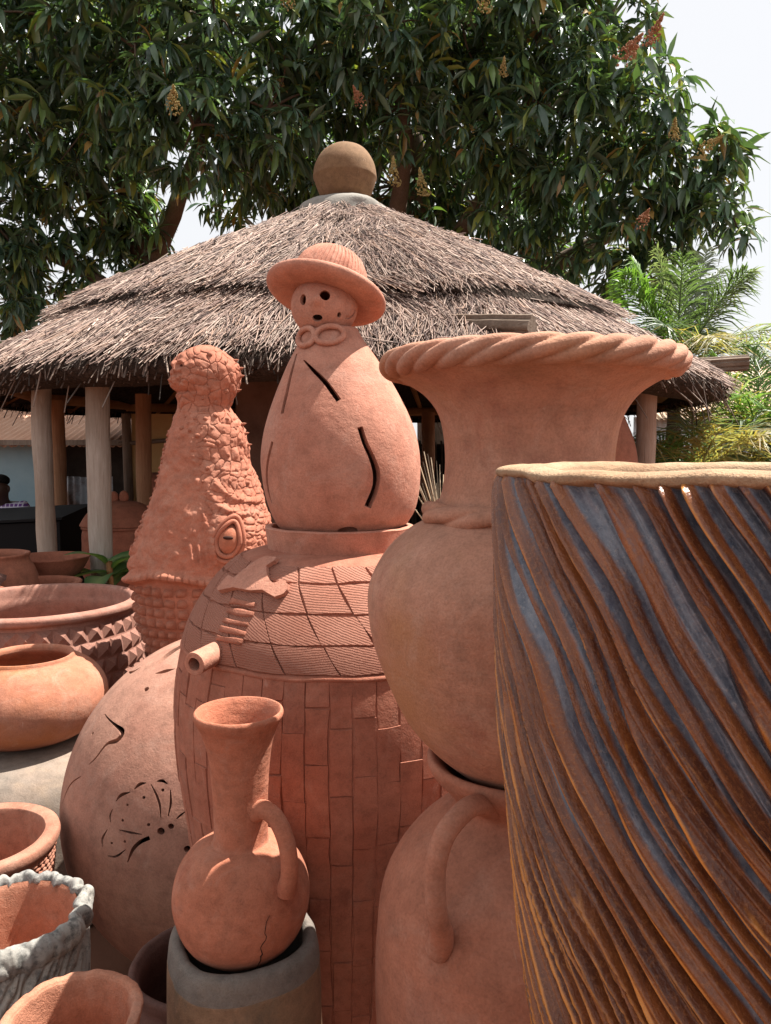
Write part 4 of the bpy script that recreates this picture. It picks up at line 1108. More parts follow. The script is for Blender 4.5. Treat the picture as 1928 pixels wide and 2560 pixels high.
tube_obj('handle', [radial(ja, 0.036, 1.156), radial(ja, 0.056, 1.164), radial(ja, 0.081, 1.156), radial(ja, 0.099, 1.131), radial(ja, 0.106, 1.101), radial(ja, 0.105, 1.074), radial(ja, 0.097, 1.052)],
         [0.0165, 0.0140, 0.0130, 0.0128, 0.0128, 0.0132, 0.0165], M['jug'], jug, 18, 6)
JP = crom(jgp[:10], 6)
def jug_s(th, z, off=0.0006):
    r = float(np.interp(z, JP[:, 1], JP[:, 0])) + off; return (r*math.cos(th), r*math.sin(th), z)
ck = [(-57, 1.032), (-60, 1.024), (-61, 1.015), (-61.5, 1.008), (-60, 1.003), (-60.6, 0.997), (-63, 0.992), (-64.5, 0.986), (-63.5, 0.980), (-62.2, 0.973), (-63.4, 0.969), (-62.6, 0.960), (-63.6, 0.953), (-63, 0.944), (-63.8, 0.934)]
tube_obj('crack', [jug_s(R(a), z) for a, z in ck], [0.0003, 0.0006, 0.0007, 0.0005, 0.0007, 0.0006, 0.0008, 0.0006, 0.0009, 0.0012, 0.0014, 0.0009, 0.0007, 0.0006, 0.0004], M['crack'], jug, 6, squash=0.8)

gp = thing('grey_tall_planter', 'tall grey-washed clay planter holding the long-necked jug', 'planter', (JC[0] + 0.002, JC[1], 0))
def sqd(T, Z, RR, I): return RR*0.035*np.cos(4*(T + R(20))) + 0.0012*cylnoise(T, Z, 4, 10, 3)
lathe_obj('body', [(0.10, 0.0), (0.112, 0.01), (0.125, 0.3), (0.124, 0.6), (0.121, 0.82), (0.1185, 0.895), (0.1165, 0.915), (0.10, 0.915)], M['olive'], gp, 120, 6, sqd)
lathe_obj('rim', [(0.1155, 0.900), (0.1178, 0.908), (0.1165, 0.930), (0.1125, 0.946), (0.105, 0.9515), (0.097, 0.950), (0.0915, 0.941), (0.090, 0.92), (0.089, 0.86), (0.08, 0.80), (0.001, 0.79)], M['greyplanter'], gp, 120, 6, sqd)

# ---- left column of pots
def simple_pot(name, label, cat, x, y, prof, mat, n=128, disp=None):
    t = thing(name, label, cat, (x, y, 0)); lathe_obj('body', prof, M[mat], t, n, 6, disp); return t
wob = lambda a, k=2.0, zk=6: (lambda T, Z, RR, I: a*cylnoise(T, Z, k, zk, 3))
# basin with pyramid studs
BC = (-1.645, 3.6)
basin = simple_pot('studded_basin', 'wide clay basin with rows of pyramid studs beside the crocodile', 'basin', BC[0], BC[1],
    [(0.33, 0.0), (0.36, 0.05), (0.41, 0.4), (0.455, 0.62), (0.472, 0.73), (0.468, 0.83), (0.448, 0.91), (0.436, 0.945), (0.440, 0.958), (0.456, 0.964), (0.466, 0.974), (0.466, 0.992), (0.452, 1.001), (0.43, 1.003), (0.414, 0.99), (0.406, 0.95), (0.40, 0.90), (0.43, 0.80), (0.43, 0.7), (0.36, 0.45), (0.001, 0.4)], 'basin', 150, wob(0.003))
BP = np.array([(0.41, 0.4), (0.455, 0.62), (0.472, 0.73), (0.468, 0.83), (0.448, 0.91), (0.436, 0.945)])
mbp = MB(); mbp.add([(-1, -1, 0), (1, -1, 0), (1, 1, 0), (-1, 1, 0), (0.0, 0.0, 1)], [(0, 1, 4), (1, 2, 4), (2, 3, 4), (3, 0, 4)])
pyr = mbp.mesh('stud'); pyr.materials.append(M['basin'])
nst = 40
for row, zc in enumerate((0.905, 0.828, 0.751, 0.674, 0.597)):
    rr_ = float(np.interp(zc, BP[:, 1], BP[:, 0])); e = 0.02
    sl = float(np.interp(zc + e, BP[:, 1], BP[:, 0]) - np.interp(zc - e, BP[:, 1], BP[:, 0]))/(2*e)
    for k in range(nst):
        th = 2*PI*(k + 0.5*(row % 2))/nst
        if math.sin(th) > 0.55: continue
        place(pyr, 'stud', (rr_*math.cos(th)*0.993, rr_*math.sin(th)*0.993, zc), (math.cos(th), math.sin(th), -sl), rr_*PI/nst*0.99, 0.0385, 0.027, basin)
# orange belly pot on grey upturned pot
simple_pot('orange_belly_pot', 'glowing orange round-bellied pot with narrow mouth below the studded basin', 'pot', -1.375, 2.9,
    [(0.001, 0.602), (0.14, 0.606), (0.205, 0.625), (0.262, 0.672), (0.288, 0.735), (0.284, 0.80), (0.25, 0.86), (0.205, 0.895), (0.178, 0.908), (0.172, 0.918), (0.168, 0.924), (0.158, 0.921), (0.152, 0.908), (0.16, 0.89), (0.22, 0.84), (0.255, 0.77), (0.24, 0.68), (0.18, 0.64), (0.001, 0.63)], 'orange', 140, wob(0.003))
simple_pot('upturned_grey_pot', 'pale grey upturned pot carrying the orange round-bellied pot', 'pot', -1.395, 2.86,
    [(0.40, 0.0), (0.405, 0.03), (0.40, 0.25), (0.392, 0.42), (0.37, 0.51), (0.32, 0.565), (0.24, 0.59), (0.12, 0.6), (0.001, 0.6)], 'grey', 120, wob(0.004))
# bowl with corn-texture sides
corn = simple_pot('corn_textured_bowl', 'clay bowl with flat rim and beaded corn-cob sides at the left edge', 'bowl', -1.075, 1.95,
    [(0.12, 0.0), (0.13, 0.02), (0.155, 0.3), (0.178, 0.55), (0.188, 0.645), (0.199, 0.66), (0.203, 0.675), (0.200, 0.689), (0.188, 0.693), (0.170, 0.690), (0.163, 0.68), (0.155, 0.62), (0.135, 0.50), (0.08, 0.46), (0.001, 0.455)], 'corn', 130, wob(0.002))
cb = MB(); rg = np.random.default_rng(3)
Pe, Fe = ellip(1, 1, 1, 8, 6)
for row in range(16):
    zc = 0.640 - row*0.0135; rr_ = float(np.interp(zc, [0.3, 0.55, 0.645], [0.155, 0.178, 0.188])); nb_ = 58
    for k in range(nb_):
        th = 2*PI*(k + 0.5*(row % 2) + rg.normal(0, .06))/nb_
        if math.sin(th) > 0.5: continue
        c_, s_ = math.cos(th), math.sin(th); sx, sy, sz = 0.0098*rg.uniform(.85, 1.1), 0.006, 0.0058*rg.uniform(.85, 1.15)
        Q = [( -s_*p[0]*sx + c_*(rr_ + p[1]*sy), c_*p[0]*sx + s_*(rr_ + p[1]*sy), zc + p[2]*sz + p[0]*sx*0.12) for p in Pe]
        cb.add(Q, [tuple(f) for f in Fe])
tag(link('corn_beads', cb.mesh('corn_beads', True), M['corn'], corn), kind='stuff')
# whitewashed pot with gathered cloth-like rim
wpk = 0.90
wp = thing('whitewashed_pot', 'grey-white weathered pot with a gathered cloth-like rim, lower left', 'pot', (-0.815, 1.6, 0), (0, 0, 0))
def folds(T, Z, RR, I):
    d = np.clip((0.70 - Z)/0.2, 0, 1); u = T + 3.4*(0.70 - Z) + 0.12*NZ.fbm(np.cos(T)*3 + 5, np.sin(T)*3 + 5, Z*5, 3)
    s = np.abs(np.sin(23*u))**0.8
    big = NZ.fbm(np.cos(u)*4 + 15, np.sin(u)*4 + 15, Z*4, 3)
    return 0.010*(s - 0.5)*np.clip((0.685 - Z)/0.05, 0, 1) + 0.012*big*np.exp(-((Z - 0.66)/0.07)**2)
lathe_obj('body', [(0.12, 0.0), (0.13, 0.02), (0.155, 0.3), (0.168, 0.48), (0.172, 0.58), (0.170, 0.64), (0.166, 0.675), (0.162, 0.69)], M['white'], wp, 420, 14, folds)
lathe_obj('inside', [(0.150, 0.695), (0.142, 0.675), (0.132, 0.60), (0.125, 0.52), (0.09, 0.47), (0.001, 0.465)], M['planter'], wp, 100, 5, wob(0.001))
def gath(T, Z, RR, I):
    u = T*15 + 1.5*(Z - 0.68)*40 + 1.8*NZ.fbm(np.cos(T)*4 + 25, np.sin(T)*4 + 25, 1.0, 3)
    l = np.abs(np.sin(u*0.5))**0.7 - 0.6
    b = NZ.fbm(np.cos(T)*6 + 35, np.sin(T)*6 + 35, Z*9, 3)
    return (0.009*l + 0.009*b, 0.005*l + 0.006*NZ.fbm(np.cos(T)*6 + 5, np.sin(T)*6 + 5, Z*6, 3))
lathe_obj('gathered_rim', [(0.163, 0.648), (0.176, 0.655), (0.184, 0.675), (0.180, 0.697), (0.166, 0.708), (0.154, 0.706), (0.148, 0.697), (0.147, 0.690)], M['white'], wp, 360, 7, gath)
for c_ in wp.children: c_.scale = (wpk, wpk, 1)
# tapered planter in the corner
simple_pot('chipped_planter', 'open terracotta planter with a chipped rim in the bottom left corner', 'planter', -0.432, 1.0,
    [(0.055, 0.0), (0.06, 0.02), (0.068, 0.5), (0.083, 0.85), (0.0915, 0.908), (0.0945, 0.922), (0.093, 0.927), (0.085, 0.928), (0.081, 0.925), (0.078, 0.914), (0.073, 0.85), (0.068, 0.77), (0.001, 0.765)], 'planter', 128,
    lambda T, Z, RR, I: (0.0016*cylnoise(T, Z, 3, 10, 3), 0.0022*cylnoise(T, Z, 6, 2, 3, 3.0)*(Z > 0.89)))
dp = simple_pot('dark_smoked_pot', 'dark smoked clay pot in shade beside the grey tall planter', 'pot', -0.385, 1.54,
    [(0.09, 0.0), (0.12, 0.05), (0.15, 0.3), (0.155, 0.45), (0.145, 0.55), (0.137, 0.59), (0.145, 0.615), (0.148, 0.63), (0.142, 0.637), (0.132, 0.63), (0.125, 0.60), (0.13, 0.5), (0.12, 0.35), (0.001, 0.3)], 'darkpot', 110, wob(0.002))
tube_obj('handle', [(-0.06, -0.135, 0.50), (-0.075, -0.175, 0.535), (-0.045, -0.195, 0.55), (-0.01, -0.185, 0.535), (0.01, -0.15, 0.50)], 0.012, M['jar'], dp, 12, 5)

# ================================================================== UNDER AND BEHIND THE PAVILION
# big lidded pot
lp = thing('lidded_cauldron', 'large lidded clay cauldron with a banded waist behind the posts', 'pot', (-1.98, 5.75, 0))
lathe_obj('body', [(0.16, 0.0), (0.24, 0.45), (0.235, 0.62), (0.255, 0.72), (0.285, 0.80), (0.29, 0.82), (0.28, 0.84), (0.285, 0.95), (0.285, 1.08), (0.278, 1.12), (0.29, 1.135), (0.282, 1.15), (0.25, 1.15)], M['bgclay'], lp, 80, 4, wob(0.004))
lid = lathe_obj('lid', [(0.294, 1.152), (0.292, 1.165), (0.255, 1.225), (0.19, 1.29), (0.11, 1.325), (0.001, 1.335)], M['bgclay'], lp, 80, 5, wob(0.006, 3))
for dx, dz_ in ((-0.045, 1.355), (0.03, 1.36)):
    V_, F_ = ellip(0.036, 0.03, 0.05, 16, 12); link('knob', fast_mesh('knob', V_ + np.array([dx, -0.02, dz_]), F_), M['bgclay'], lid)
# shell-decorated pot
sp_ = thing('shell_decorated_pot', 'clay pot with a dark fan shell relief behind the studded basin', 'pot', (-2.25, 4.35, 0))
lathe_obj('body', [(0.2, 0.0), (0.24, 0.4), (0.285, 0.75), (0.28, 0.88), (0.235, 1.02), (0.20, 1.085), (0.205, 1.115), (0.195, 1.12), (0.175, 1.08), (0.2, 0.95), (0.001, 0.7)], M['bgclay'], sp_, 90, 5, wob(0.006))
mbs = MB()
fan = [(0, 0, 0.02)]
for k in range(15):
    a = R(200 + 140*k/14); rr_ = 1.0 if k % 2 else 0.94
    fan.append((rr_*math.cos(a), rr_*math.sin(a), 0.0)); 
for k in range(15):
    a = R(200 + 140*k/14); fan.append((0.55*math.cos(a), 0.55*math.sin(a), 0.14 if k % 2 else 0.06))
ff = []
for k in range(14): ff += [(0, 16 + k, 17 + k), (1 + k, 2 + k, 17 + k, 16 + k)]
mbs.add(fan, ff); fan_me = mbs.mesh('shell'); fan_me.materials.append(M['darkpot'])
place(fan_me, 'shell', (0.08, -0.235, 1.075), (0.25, -1, 0.42), 0.135, 0.145, 0.12, sp_)
simple_pot('wide_clay_bowl', 'shallow wide clay bowl between the two grey posts', 'bowl', -2.09, 4.75, [(0.10, 0.9), (0.13, 0.905), (0.19, 0.96), (0.235, 1.035), (0.24, 1.045), (0.232, 1.047), (0.18, 0.985), (0.12, 0.94), (0.001, 0.935)], 'bgclay', 80)
simple_pot('bowl_stand', 'brown clay drum supporting the shallow wide bowl', 'stand', -2.09, 4.75, [(0.2, 0.0), (0.2, 0.02), (0.17, 0.45), (0.16, 0.88), (0.15, 0.9), (0.001, 0.9)], 'bgclay', 60)
simple_pot('low_clay_pot', 'low clay pot rim showing just behind the studded basin', 'pot', -1.92, 4.22, [(0.2, 0.0), (0.24, 0.5), (0.23, 0.9), (0.215, 0.95), (0.225, 0.975), (0.21, 0.98), (0.19, 0.95), (0.2, 0.7), (0.001, 0.6)], 'bgclay', 80)
simple_pot('round_clay_pot', 'small round dark clay pot before the yellow board', 'pot', -2.15, 7.3, [(0.05, 0.0), (0.14, 0.5), (0.13, 0.95), (0.09, 1.18), (0.14, 1.25), (0.17, 1.36), (0.14, 1.47), (0.07, 1.5), (0.001, 1.49)], 'bgclay', 60)
simple_pot('far_vase', 'tall terracotta vase peeping from behind the flared neck', 'vase', 1.44, 5.2, [(0.15, 0.0), (0.2, 0.6), (0.25, 1.2), (0.26, 1.5), (0.235, 1.72), (0.17, 1.9), (0.15, 1.95), (0.17, 2.0), (0.16, 2.01), (0.13, 1.95), (0.001, 1.7)], 'bgclay', 80, wob(0.004))
# leafy plant
pl = thing('broad_leaf_plant', 'striped broad-leaved green plant at the foot of the grey post', 'plant', (-1.72, 4.75, 0.0))
def blade(L, W_, n=9, droop=0.5):
    t = np.linspace(0, 1, n); w = W_*np.sin(PI*np.clip(t, 0.02, 0.99)**0.8)
    V = []
    for k in range(n):
        z = -droop*t[k]**2*L; V += [(-w[k], t[k]*L, z + 0.25*w[k]), (0, t[k]*L, z), (w[k], t[k]*L, z + 0.25*w[k])]
    F = []
    for k in range(n-1):
        for q in (0, 1): F.append((k*3 + q, k*3 + q + 1, k*3 + q + 4, k*3 + q + 3))
    return np.array(V), np.array(F)
V_, F_ = blade(0.42, 0.075); colr = np.tile(np.array([[0.05, 0.13, 0.045, 1.0], [0.22, 0.30, 0.12, 1.0], [0.05, 0.13, 0.045, 1.0]]), (9, 1))
bl_me = fast_mesh('leaf', V_, F_, True, col=colr); bl_me.materials.append(M['palm'])
rg = np.random.default_rng(4)
for k in range(11):
    o = link('leaf', bl_me, None, pl, (0.02*math.cos(k), 0.02*math.sin(k), 0.86 + 0.015*k), (R(rg.uniform(0, 45)), R(rg.uniform(-15, 15)), k*2.4)); s = rg.uniform(0.7, 1.1); o.scale = (s, s, s)
tube_obj('stem', [(0, 0, 0), (0.02, 0.0, 0.5), (0.0, 0.0, 1.02)], 0.02, M['beam'], pl, 8)

# corrugated sheets
def corrugated(name, w, h, mat, parent, M4, waves=12, amp=0.012, seed=0):
    nx, ny = waves*8 + 1, 6; u = np.linspace(0, 1, nx); v = np.linspace(0, 1, ny); U_, V_ = np.meshgrid(u, v)
    rg = np.random.default_rng(seed)
    Z_ = amp*np.sin(U_*waves*2*PI) + 0.006*NZ(U_*4 + seed, V_*4, 1.0)
    P = np.stack([(U_ - 0.5)*w, (V_ - 0.5)*h + 0.01*NZ(U_*5 + seed, V_*0, 2.0)*np.abs(V_ - 0.5), Z_], -1).reshape(-1, 3)
    i = np.arange(ny-1)[:, None]*nx + np.arange(nx-1)[None, :]
    F = np.stack([i, i+1, i+nx+1, i+nx], -1).reshape(-1, 4)
    me = fast_mesh(name, P, F); o = link(name, me, M[mat], parent); o.matrix_local = M4
    md = o.modifiers.new('thick', 'SOLIDIFY'); md.thickness = 0.003
    return o
shed = thing('tin_roofed_shed', 'low shed with rusty corrugated roof and blue wall behind the left posts', 'shed', (-4.3, 9.4, 0))
for k in range(8):
    M4 = Matrix.Translation((-1.9 + k*0.78, 0.62, 2.14)) @ Matrix.Rotation(R(17), 4, 'X') @ Matrix.Rotation(R(0), 4, 'Z')
    corrugated('roof_sheet', 0.82, 2.6, 'tinroof', shed, M4 @ Matrix.Translation((0, 0, 0.004*(k % 2))), 10, seed=k)
mb = MB(); mb.box((-1.0, -0.35, 0.9), (2.6, 0.1, 1.86)); link('wall', mb.mesh('wall'), M['bluewall'], shed)
mb = MB(); mb.box((1.9, -0.1, 0.9), (3.2, 0.1, 1.9)); link('inner_wall', mb.mesh('inner_wall'), M['shadowwall'], shed)  # dark panel, interior shade held in its colour
mb = MB(); mb.box((1.0, -0.62, 1.80), (6.2, 0.05, 0.06)); link('fascia', mb.mesh('fascia'), M['log'], shed)
for x_ in (0.42, 1.75, 2.6):
    tube_obj('post', [(x_, -0.55, 0), (x_ + 0.02, -0.55, 0.9), (x_, -0.55, 1.82)], 0.05, M['log'], shed, 8)
sheet = thing('corrugated_screen', 'rusty upright corrugated sheet with a pale patched band', 'sheet', (-2.98, 7.75, 0))
for k in range(2):
    corrugated('sheet', 0.46, 0.75 if k else 0.9, 'tinsheet', sheet, Matrix.Translation((0.0, 0.006*k, 1.07 if k else 0.45)) @ Matrix.Rotation(R(90), 4, 'X'), 7, 0.010, seed=20 + k)
board = thing('yellow_board_panel', 'yellow-brown plywood panels standing under the thatch behind the crocodile', 'panel', (-2.35, 8.3, 0))
for k in range(3):
    mb = MB(); mb.box((-0.15 + k*0.455, 0, 1.05), (0.44, 0.03, 2.1)); link('board', mb.mesh('board'), M['ply'], board)
tube_obj('batten', [(-0.5, -0.04, 1.78), (0.2, -0.04, 1.83), (1.1, -0.04, 1.90)], 0.022, M['log'], board, 8)
tube_obj('upright', [(-0.42, -0.03, 0), (-0.41, -0.03, 1.0), (-0.42, -0.03, 2.1)], 0.05, M['log'], board, 8)

# black desk and the man behind it
desk = thing('black_counter', 'black lacquered counter with a slanted top in front of the seated person', 'counter', (-3.05, 6.25, 0))
mb = MB(); mb.add([(-0.6, -0.3, 0), (0.52, -0.3, 0), (0.52, 0.3, 0), (-0.6, 0.3, 0), (-0.6, -0.3, 1.10), (0.52, -0.3, 1.16), (0.52, 0.3, 1.22), (-0.6, 0.3, 1.16)],
                  [(0,3,2,1),(4,5,6,7),(0,1,5,4),(1,2,6,5),(2,3,7,6),(3,0,4,7)]); link('cabinet', mb.mesh('cabinet'), M['black'], desk)
mb = MB(); mb.add([(-0.63, -0.33, 1.112), (0.55, -0.33, 1.172), (0.55, 0.33, 1.235), (-0.63, 0.33, 1.175), (-0.63, -0.33, 1.132), (0.55, -0.33, 1.192), (0.55, 0.33, 1.255), (-0.63, 0.33, 1.195)],
                  [(0,3,2,1),(4,5,6,7),(0,1,5,4),(1,2,6,5),(2,3,7,6),(3,0,4,7)]); link('top', mb.mesh('top'), M['black'], desk)

def skin_mesh(name, verts, edges, radii, sub=2, root=0):
    me = bpy.data.meshes.new(name); me.from_pydata(verts, edges, []); me.update()
    o = bpy.data.objects.new(name, me); COL.objects.link(o)
    md = o.modifiers.new('skin', 'SKIN'); sv = me.skin_vertices[0].data
    for k, r_ in enumerate(radii): sv[k].radius = (r_, r_) if np.isscalar(r_) else r_; sv[k].use_root = (k == root)
    s = o.modifiers.new('sub', 'SUBSURF'); s.levels = sub; s.render_levels = sub
    dg = bpy.context.evaluated_depsgraph_get(); res = bpy.data.meshes.new_from_object(o.evaluated_get(dg))
    bpy.data.objects.remove(o); bpy.data.meshes.remove(me)
    res.polygons.foreach_set('use_smooth', np.full(len(res.polygons), True)); res.materials.clear()
    return res
person = thing('person', 'seated person in a purple checked shirt looking down behind black counter', 'person', (-3.47, 7.0, 0.17))
msk = Mat('skin_dark', 0.5, 0.4); msk.color(msk.mix(msk.noise(8, 3), (0.045, 0.022, 0.015), (0.065, 0.034, 0.024)))
vb = [(0, 0, 0.50), (0, 0, 0.72), (0, 0.0, 0.95), (0, -0.03, 1.05), (0, -0.06, 1.09), (0, -0.10, 1.14), (0, -0.115, 1.205), (0, -0.095, 1.26),
      (0.16, -0.01, 1.02), (0.24, -0.06, 0.80), (0.15, -0.32, 0.82), (0.10, -0.40, 0.83), (-0.16, -0.01, 1.02), (-0.24, -0.06, 0.80), (-0.15, -0.32, 0.82), (-0.10, -0.40, 0.83),
      (0.11, -0.08, 0.48), (0.13, -0.45, 0.47), (0.13, -0.45, 0.05), (-0.11, -0.08, 0.48), (-0.13, -0.45, 0.47), (-0.13, -0.45, 0.05)]
eb_ = [(0,1),(1,2),(2,3),(3,4),(4,5),(5,6),(6,7),(2,8),(8,9),(9,10),(10,11),(2,12),(12,13),(13,14),(14,15),(0,16),(16,17),(17,18),(0,19),(19,20),(20,21)]
rb_ = [0.13, 0.13, 0.13, 0.07, 0.065, (0.085, 0.085), (0.098, 0.108), (0.085, 0.09), 0.062, 0.05, 0.04, 0.035, 0.062, 0.05, 0.04, 0.035, 0.09, 0.065, 0.045, 0.09, 0.065, 0.045]
link('body', skin_mesh('body', vb, eb_, rb_), msk.m, person)
msh = Mat('purple_check_shirt', 0.9, 0.1)
cc = msh.coord((1, 1, 1))
wv1 = msh.wave(9, vec=cc, axis='X', dist=0, detail=0); wv2 = msh.wave(9, vec=cc, axis='Z', dist=0, detail=0)
msh.color(msh.mix(msh.ramp(wv2, [(0.78, 0.0), (0.84, 1.0)]), msh.mix(msh.ramp(wv1, [(0.78, 0.0), (0.84, 1.0)]), (0.16, 0.07, 0.25), (0.62, 0.58, 0.68)), (0.62, 0.58, 0.68)))
vs = [(0, 0, 0.50), (0, 0, 0.72), (0, 0.0, 0.95), (0, -0.018, 1.05), (0.165, -0.01, 1.02), (0.245, -0.05, 0.84), (-0.165, -0.01, 1.02), (-0.245, -0.05, 0.84)]
link('shirt', skin_mesh('shirt', vs, [(0,1),(1,2),(2,3),(2,4),(4,5),(2,6),(6,7)], [0.15, 0.15, 0.15, 0.085, 0.082, 0.075, 0.082, 0.075]), msh.m, person)
V_, F_ = ellip(0.086, 0.10, 0.058, 24, 14); mhr = flat('hair_black', (0.008, 0.007, 0.007), 0.9)
link('hair', fast_mesh('hair', V_ + np.array([0, -0.085, 1.27]), F_), mhr, person)
for s_ in (-1, 1):
    V_, F_ = ellip(0.012, 0.02, 0.03, 10, 8); link('ear', fast_mesh('ear', V_ + np.array([0.088*s_, -0.10, 1.195]), F_), msk.m, person)
V_, F_ = ellip(0.016, 0.022, 0.025, 10, 8); link('nose', fast_mesh('nose', V_ + np.array([0, -0.205, 1.165]), F_), msk.m, person)
# reed screen and clutter seen between the figure and the flared vase
screen = thing('reed_screen', 'dark upright reed screen under the thatch between figure and flared vase', 'screen', (0.95, 10.4, 0))
mbr = MB(); V_, F_ = tube_vf([(0, 0, 0), (0.006, 0, 0.8), (0, 0, 1.85)], 0.016, 6); mbr.add(V_, F_); reed = mbr.mesh('reed', True); reed.materials.append(m_wood('reed_dark', (0.055, 0.04, 0.03), (0.10, 0.075, 0.055)))
rg = np.random.default_rng(31)
for k in range(70):
    link('reed', reed, None, screen, (-1.3 + k*0.037, rg.uniform(-0.01, 0.01), rg.uniform(-0.03, 0.0)), (R(rg.normal(0, 0.6)), R(rg.normal(0, 0.8)), rg.uniform(0, 6)))
mb = MB(); mb.box((0.0, 0.06, 0.9), (3.0, 0.03, 1.8)); link('backing', mb.mesh('backing'), M['shadowwall'], screen)  # dark sheet behind the reeds, its colour stands for the shade there
def dry_tuft(x, y, z0, n, H, seed, label):
    t = thing('dry_weed', label, 'weed', (x, y, z0)); rg = np.random.default_rng(seed)
    V = []; F = []; C = []
    for k in range(n):
        a = rg.uniform(0, 2*PI); sp = rg.uniform(0.1, 0.6); h = H*rg.uniform(0.5, 1)
        P = [(0, 0, 0), (0.35*sp*h*math.cos(a), 0.35*sp*h*math.sin(a), 0.5*h), (sp*h*math.cos(a), sp*h*math.sin(a), h)]
        v, f = tube_vf(P, [0.005, 0.004, 0.002], 4); b = len(V); V += list(v); F += [tuple(i + b for i in q) for q in f if len(q) == 4]; c = np.array([0.42, 0.32, 0.22])*rg.uniform(0.5, 1.3); C += [(*c, 1)]*len(v)
    tag(link('stem', fast_mesh('stem', np.array(V), np.array(F), True, col=np.array(C)), M['dry'], t), kind='stuff')
    mbq = MB(); pe, fe = ellip(1, 1, 1, 6, 4)
    for k in range(26):
        c = rg.normal(0, 0.028, 3) + np.array([0.02, -0.05, H*0.45]); mbq.add(pe*0.009 + c, [tuple(q) for q in fe])
    fm = mbq.mesh('flower'); fm.materials.append(flat('flower_yellow', (0.62, 0.42, 0.06))); link('flower', fm, None, t)
dry_tuft(0.30, 4.1, 1.12, 34, 0.62, 1, 'dry straw weed with a yellow flower beside the figure lantern')
dry_tuft(0.36, 3.95, 1.02, 26, 0.45, 2, 'dry reddish stalks low between figure lantern and flared vase')
simple_pot('weed_planter', 'brown clay planter growing the dry weeds behind the flared vase', 'planter', 0.33, 4.05, [(0.15, 0.0), (0.17, 0.3), (0.24, 0.9), (0.26, 1.04), (0.25, 1.06), (0.22, 1.03), (0.001, 1.02)], 'bgclay', 70)

# ---- right background: brick wall, pale sheet, sand roof
bw = thing('brick_wall', 'low dark red brick wall behind the palms at right', 'wall', (3.6, 8.2, 0))
mb = MB(); mb.box((0, 0.06, 0.84), (5.2, 0.16, 1.68)); link('core', mb.mesh('core'), M['mud'], bw)
mb = MB(); mb.box((0, 0, 0), (0.235, 0.10, 0.078)); bme = mb.mesh('brick'); bme.materials.append(M['brick'])
rg = np.random.default_rng(12)
for row in range(7):
    for k in range(21):
        link('brick', bme, None, bw, (-2.5 + k*0.248 + 0.124*(row % 2), -0.045 + rg.uniform(-0.006, 0.006), 1.10 + row*0.09), (0, 0, R(rg.normal(0, 0.8))))
hs = thing('sand_roofed_house', 'house with sand-coloured corrugated roof and pale tin wall behind the palms', 'house', (7.2, 13.5, 0))
for k in range(7):
    M4 = Matrix.Translation((-2.4 + k*0.95, 1.0, 2.85)) @ Matrix.Rotation(R(24), 4, 'X')
    corrugated('roof_sheet', 1.0, 3.0, 'tinsand', hs, M4 @ Matrix.Translation((0, 0, 0.004*(k % 2))), 11, 0.014, seed=40 + k)
for k in range(7):
    corrugated('wall_sheet', 0.95, 2.3, 'tinpale', hs, Matrix.Translation((-2.4 + k*0.95, 0, 1.15)) @ Matrix.Rotation(R(90), 4, 'X'), 9, 0.01, seed=60 + k)

